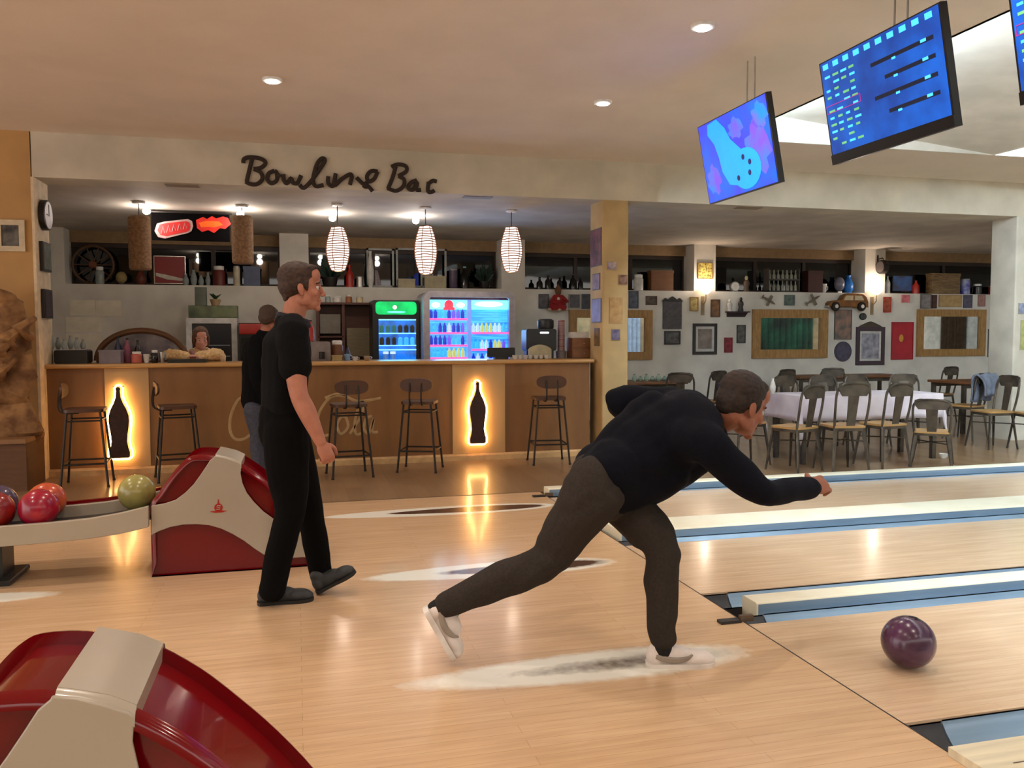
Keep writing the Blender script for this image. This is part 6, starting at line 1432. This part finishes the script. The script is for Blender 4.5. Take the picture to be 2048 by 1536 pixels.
limb(mb, [t0, t1, t2], [.09, .085, .10], [.15, .13, .14], side=(1, 0, 0)); limb(mb, [s1, t0, s2], [.05, .08, .05])
limb(mb, [s1, (s1+e1)/2, e1, (e1*.6+w1*.4), w1], [.055, .056, .045, .046, .028]); limb(mb, [s2, e2, w2], [.055, .044, .028])
limb(mb, [h1, k1, a1], [.085, .052, .036]); limb(mb, [h2, k2, a2], [.085, .052, .036]); limb(mb, [a1, V((hh.x+.08, hh.y, .06))], .034 and [.034, .03]); limb(mb, [a2, h2h+V((.03, 0, .06))], [.034, .03])
hand_prims(mb, w1, (w1-e1)*.6+V((.05, 0, -.1)), (.35, -.9, .2), (1, .2, .2), L=.175, curl=(.75, .95, .6))
hand_prims(mb, w2, (0.1, 0, -1), (0, 1, 0), (1, 0, 0), curl=(.3, .5, .4))
wm = person_root(mb, 'person', skin2, (-.02, 4.5, 0), 'man in a black polo shirt and black trousers walking right, past the farther ball return', .0045, 3)
face_parts(wm, hc, MR, MS, hairb)
hairm2 = mat('hair_chestnut', (66, 42, 30), .75, nz=60, col2=(38, 24, 16))
hair(wm, hc, MR, MS, hairm2, SHORT+[(-.072, 0, -.03, .026, .05, .045), (.045, 0, .108, .035, .05, .02)])
polo = mat('polo_black', (15, 15, 17), .9, spec=.12, nz=70, col2=(10, 10, 12))
mb = MB()
limb(mb, [nk-V((.02, 0, .055)), t0, t1, B(570, 800, 4.5), B(569, 822, 4.5)], [.085, .122, .118, .118, .120], [.12, .19, .165, .165, .17], side=(1, 0, 0))
limb(mb, [nk-V((0, .07, .05)), s1, s1*.45+e1*.55], [.07, .084, .080]); limb(mb, [nk-V((0, -.07, .05)), s2, s2*.45+e2*.55], [.07, .084, .078])
remesh(mb, 'polo_shirt', polo, wm, .008, 7, noise_amp=.010, noise_sc=8, world=True, folds=lambda co: .003*math.sin(co.z*40+co.x*30+4*noise.noise(co*5)))
col = MB(); cfm = frame(hc-nk, (0, 0, 1))
for rr_, dz in ((.074, -.012), (.069, .006)): col.tube([nk+V((.0, 0, dz-.012))+V((.074/.074*rr_*1.05*math.cos(a), rr_*math.sin(a), -.020*math.cos(a))) for a in [2*PI*k/24 for k in range(24)]], .014, n=8, closed=True)
col.build('collar', mat('collar_navy', (20, 22, 34), .8), wm, world=True)
tb = mat('trousers_black', (11, 10, 11), .95, spec=.1, nz=30)
mb = MB()
limb(mb, [B(569, 812, 4.5), B(568, 850, 4.5), B(570, 885, 4.5)], [.118, .125, .10], [.165, .175, .16], side=(1, 0, 0))
limb(mb, [h1, (h1+k1)/2, k1, (k1+a1)/2, a1+V((0, 0, -.02))], [.115, .105, .082, .074, .068]); limb(mb, [h2, (h2+k2)/2, k2, (k2+a2)/2, a2+V((0, 0, .0))], [.112, .100, .078, .070, .062])
mb.sphere(B(556, 862, 4.5), (.10, .15, .12), 18)
remesh(mb, 'trousers', tb, wm, .007, 6, noise_amp=.008, noise_sc=9, world=True)
dsh = mat('shoe_dark_grey', (44, 46, 48), .6, nz=30); dso = mat('sole_black', (20, 20, 20), .6)
shoe(wm, hh, tt, (0, 0, 1), dsh, dso, None, w=.048, h=.10); shoe(wm, h2h, h2t, (-.4, 0, 1), dsh, dso, None, w=.048, h=.09)

# ---------------------------------------------------------------- person with their back turned, near the bar
Yb = 8.2
bh = B(538, 640, Yb); BRm = frame((.55, .83, -.25), (.1, .1, 1)); 
bn = B(532, 664, Yb); hs1 = B(512, 684, Yb-.12); hs2 = B(552, 684, Yb+.14)
z0 = 0
mb = MB(); head_prims(mb, bh, BRm, .98)
limb(mb, [bn-V((.01, 0, .03)), bn, bh], [.065, .06, .055])
bt = [B(524, 700, Yb), B(518, 750, Yb), B(517, 805, Yb)]
limb(mb, bt, [.10, .10, .11]); hb1 = B(510, 822, Yb-.08); hb2 = B(524, 822, Yb+.08); 
kb1 = V((hb1.x+.02, Yb-.09, .48)); kb2 = V((hb2.x+.03, Yb+.09, .48)); ab1 = V((kb1.x, Yb-.1, .09)); ab2 = V((kb2.x+.01, Yb+.1, .09))
limb(mb, [hb1, kb1, ab1], [.08, .05, .035]); limb(mb, [hb2, kb2, ab2], [.08, .05, .035])
eb1 = B(512, 755, Yb-.2); wb1 = B(535, 800, Yb-.16); eb2 = B(545, 755, Yb+.22); wb2 = B(560, 795, Yb+.1)
limb(mb, [hs1, eb1, wb1], [.05, .04, .028]); limb(mb, [hs2, eb2, wb2], [.05, .04, .028])
hand_prims(mb, wb1, (1, .1, -.3), (0, -1, .2), (0, 0, 1)); hand_prims(mb, wb2, (1, .1, -.3), (0, 1, .2), (0, 0, 1))
bp = person_root(mb, 'person', skin, (bt[2].x, Yb, 0), 'person in a black top and slate jeans with back turned, behind the walking man', .006, 3)
hair(bp, bh, BRm, .98, mat('hair_short_brown', (62, 44, 32), .8, nz=60), SHORT+[(-.07, 0, -.01, .03, .06, .05)])
mb = MB(); limb(mb, [bn-V((.01, 0, .05)), bt[0], bt[1], bt[2]], [.08, .135, .135, .14], [.10, .2, .17, .17], side=(.6, .8, 0)); limb(mb, [hs1, eb1, wb1], [.075, .06, .045]); limb(mb, [hs2, eb2, wb2], [.075, .06, .045])
remesh(mb, 'black_top', mat('top_black', (9, 9, 11), .9, spec=.1, nz=40), bp, .01, 6, noise_amp=.01, world=True)
mb = MB(); limb(mb, [bt[2]-V((0, 0, .0)), (hb1+hb2)/2], [.13, .12], [.16, .15], side=(.6, .8, 0)); limb(mb, [hb1, kb1, ab1], [.105, .075, .062]); limb(mb, [hb2, kb2, ab2], [.105, .075, .062])
remesh(mb, 'jeans', mat('jeans_slate', (58, 60, 72), .85, nz=40, col2=(44, 46, 58)), bp, .01, 5, noise_amp=.006, world=True)
for a in (ab1, ab2): shoe(bp, (a.x-.06, a.y, 0), (a.x+.18, a.y+.12, 0), (0, 0, 1), dsh, dso, None, w=.045, h=.09)

# ---------------------------------------------------------------- woman leaning on the bar
Yv = 9.98
vh = B(402, 677, Yv); VR = frame((.25, -1, -.28), (0, -.2, 1)); vn = vh+V((-.02, .06, -.14)); VS = .95
vs1 = vn+V((-.19, -.02, -.10)); vs2 = vn+V((.17, .02, -.10)); ve1 = V((vs1.x-.10, 9.74, 1.205)); vw1 = V((vs1.x+.12, 9.60, 1.19)); ve2 = V((vs2.x+.03, 9.76, 1.205)); vw2 = V((vs2.x-.16, 9.62, 1.19))
vt = [vn+V((0, .03, -.1)), V((vn.x, Yv+.16, .98)), V((vn.x, Yv+.22, .84))]
mb = MB(); head_prims(mb, vh, VR, VS, .96); limb(mb, [vn-V((0, -.01, .04)), vn, vh], [.06, .052, .05]); limb(mb, vt, [.09, .09, .10]); limb(mb, [vs1, vt[0], vs2], [.045, .07, .045])
limb(mb, [vs1, ve1, vw1], [.045, .036, .026]); limb(mb, [vs2, ve2, vw2], [.045, .036, .026]); hand_prims(mb, vw1, (1, -.2, 0), (0, 0, 1), (0, 1, 0), L=.165, curl=(.2, .3, .2)); hand_prims(mb, vw2, (-1, -.2, 0), (0, 0, 1), (0, 1, 0), L=.165, curl=(.2, .3, .2))
for s_ in (-1, 1): limb(mb, [vt[2]+V((s_*.09, 0, 0)), V((vn.x+s_*.1, Yv+.2, .45)), V((vn.x+s_*.1, Yv+.25, .06))], [.08, .05, .035])
vp = person_root(mb, 'person', mat('skin_rosy', (222, 160, 142), .55, nz=18), (vn.x, Yv+.2, 0), 'woman with brown hair in a fluffy cream jacket leaning on the bar', .006, 3)
hv = mat('hair_brown', (104, 72, 48), .75, nz=40, col2=(76, 50, 34)); face_parts(vp, vh, VR, VS, hv)
hair(vp, vh, VR, VS, hv, [(-.026, 0, .060, .104, .088, .082), (-.050, 0, .0, .075, .085, .09), (-.02, .075, -.02, .05, .024, .09), (-.02, -.075, -.02, .05, .024, .09), (.030, 0, .100, .05, .062, .03)], .007, .004)
mb = MB(); limb(mb, [vt[0]+V((0, 0, .03)), vt[1]], [.115, .13], [.19, .19], side=(0, 1, 0)); limb(mb, [vn+V((0, 0, -.04)), vs1, ve1, vw1-V((.03, 0, 0))], [.08, .085, .066, .05]); limb(mb, [vn+V((0, 0, -.04)), vs2, ve2, vw2+V((.03, 0, 0))], [.08, .085, .066, .05])
remesh(mb, 'fluffy_jacket', mat('fleece_cream', (236, 206, 156), .95, nz=40, col2=(206, 172, 120)), vp, .01, 4, noise_amp=.014, noise_sc=26, world=True)
MB().tube(spline([vn+V((-.09, -.04, 0)), vn+V((-.03, -.12, -.06)), vn+V((.04, -.12, -.06)), vn+V((.09, -.03, 0)), vn+V((0, .07, .01)), vn+V((-.09, -.04, 0))], 4), .026, n=8).build('scarf', mat('scarf_pink', (190, 150, 150), .9, nz=30), vp, world=True)
mb = MB(); limb(mb, [vt[1], vt[2]], [.125, .13]); 
for s_ in (-1, 1): limb(mb, [vt[2]+V((s_*.08, 0, 0)), V((vn.x+s_*.1, Yv+.2, .45)), V((vn.x+s_*.1, Yv+.25, .08))], [.10, .07, .055])
remesh(mb, 'trousers', tb, vp, .012, 4, world=True)
for s_ in (-1, 1): shoe(vp, (vn.x+s_*.1, Yv+.30, 0), (vn.x+s_*.1, Yv+.06, 0), (0, 0, 1), dsh, dso, None, w=.042, h=.08)
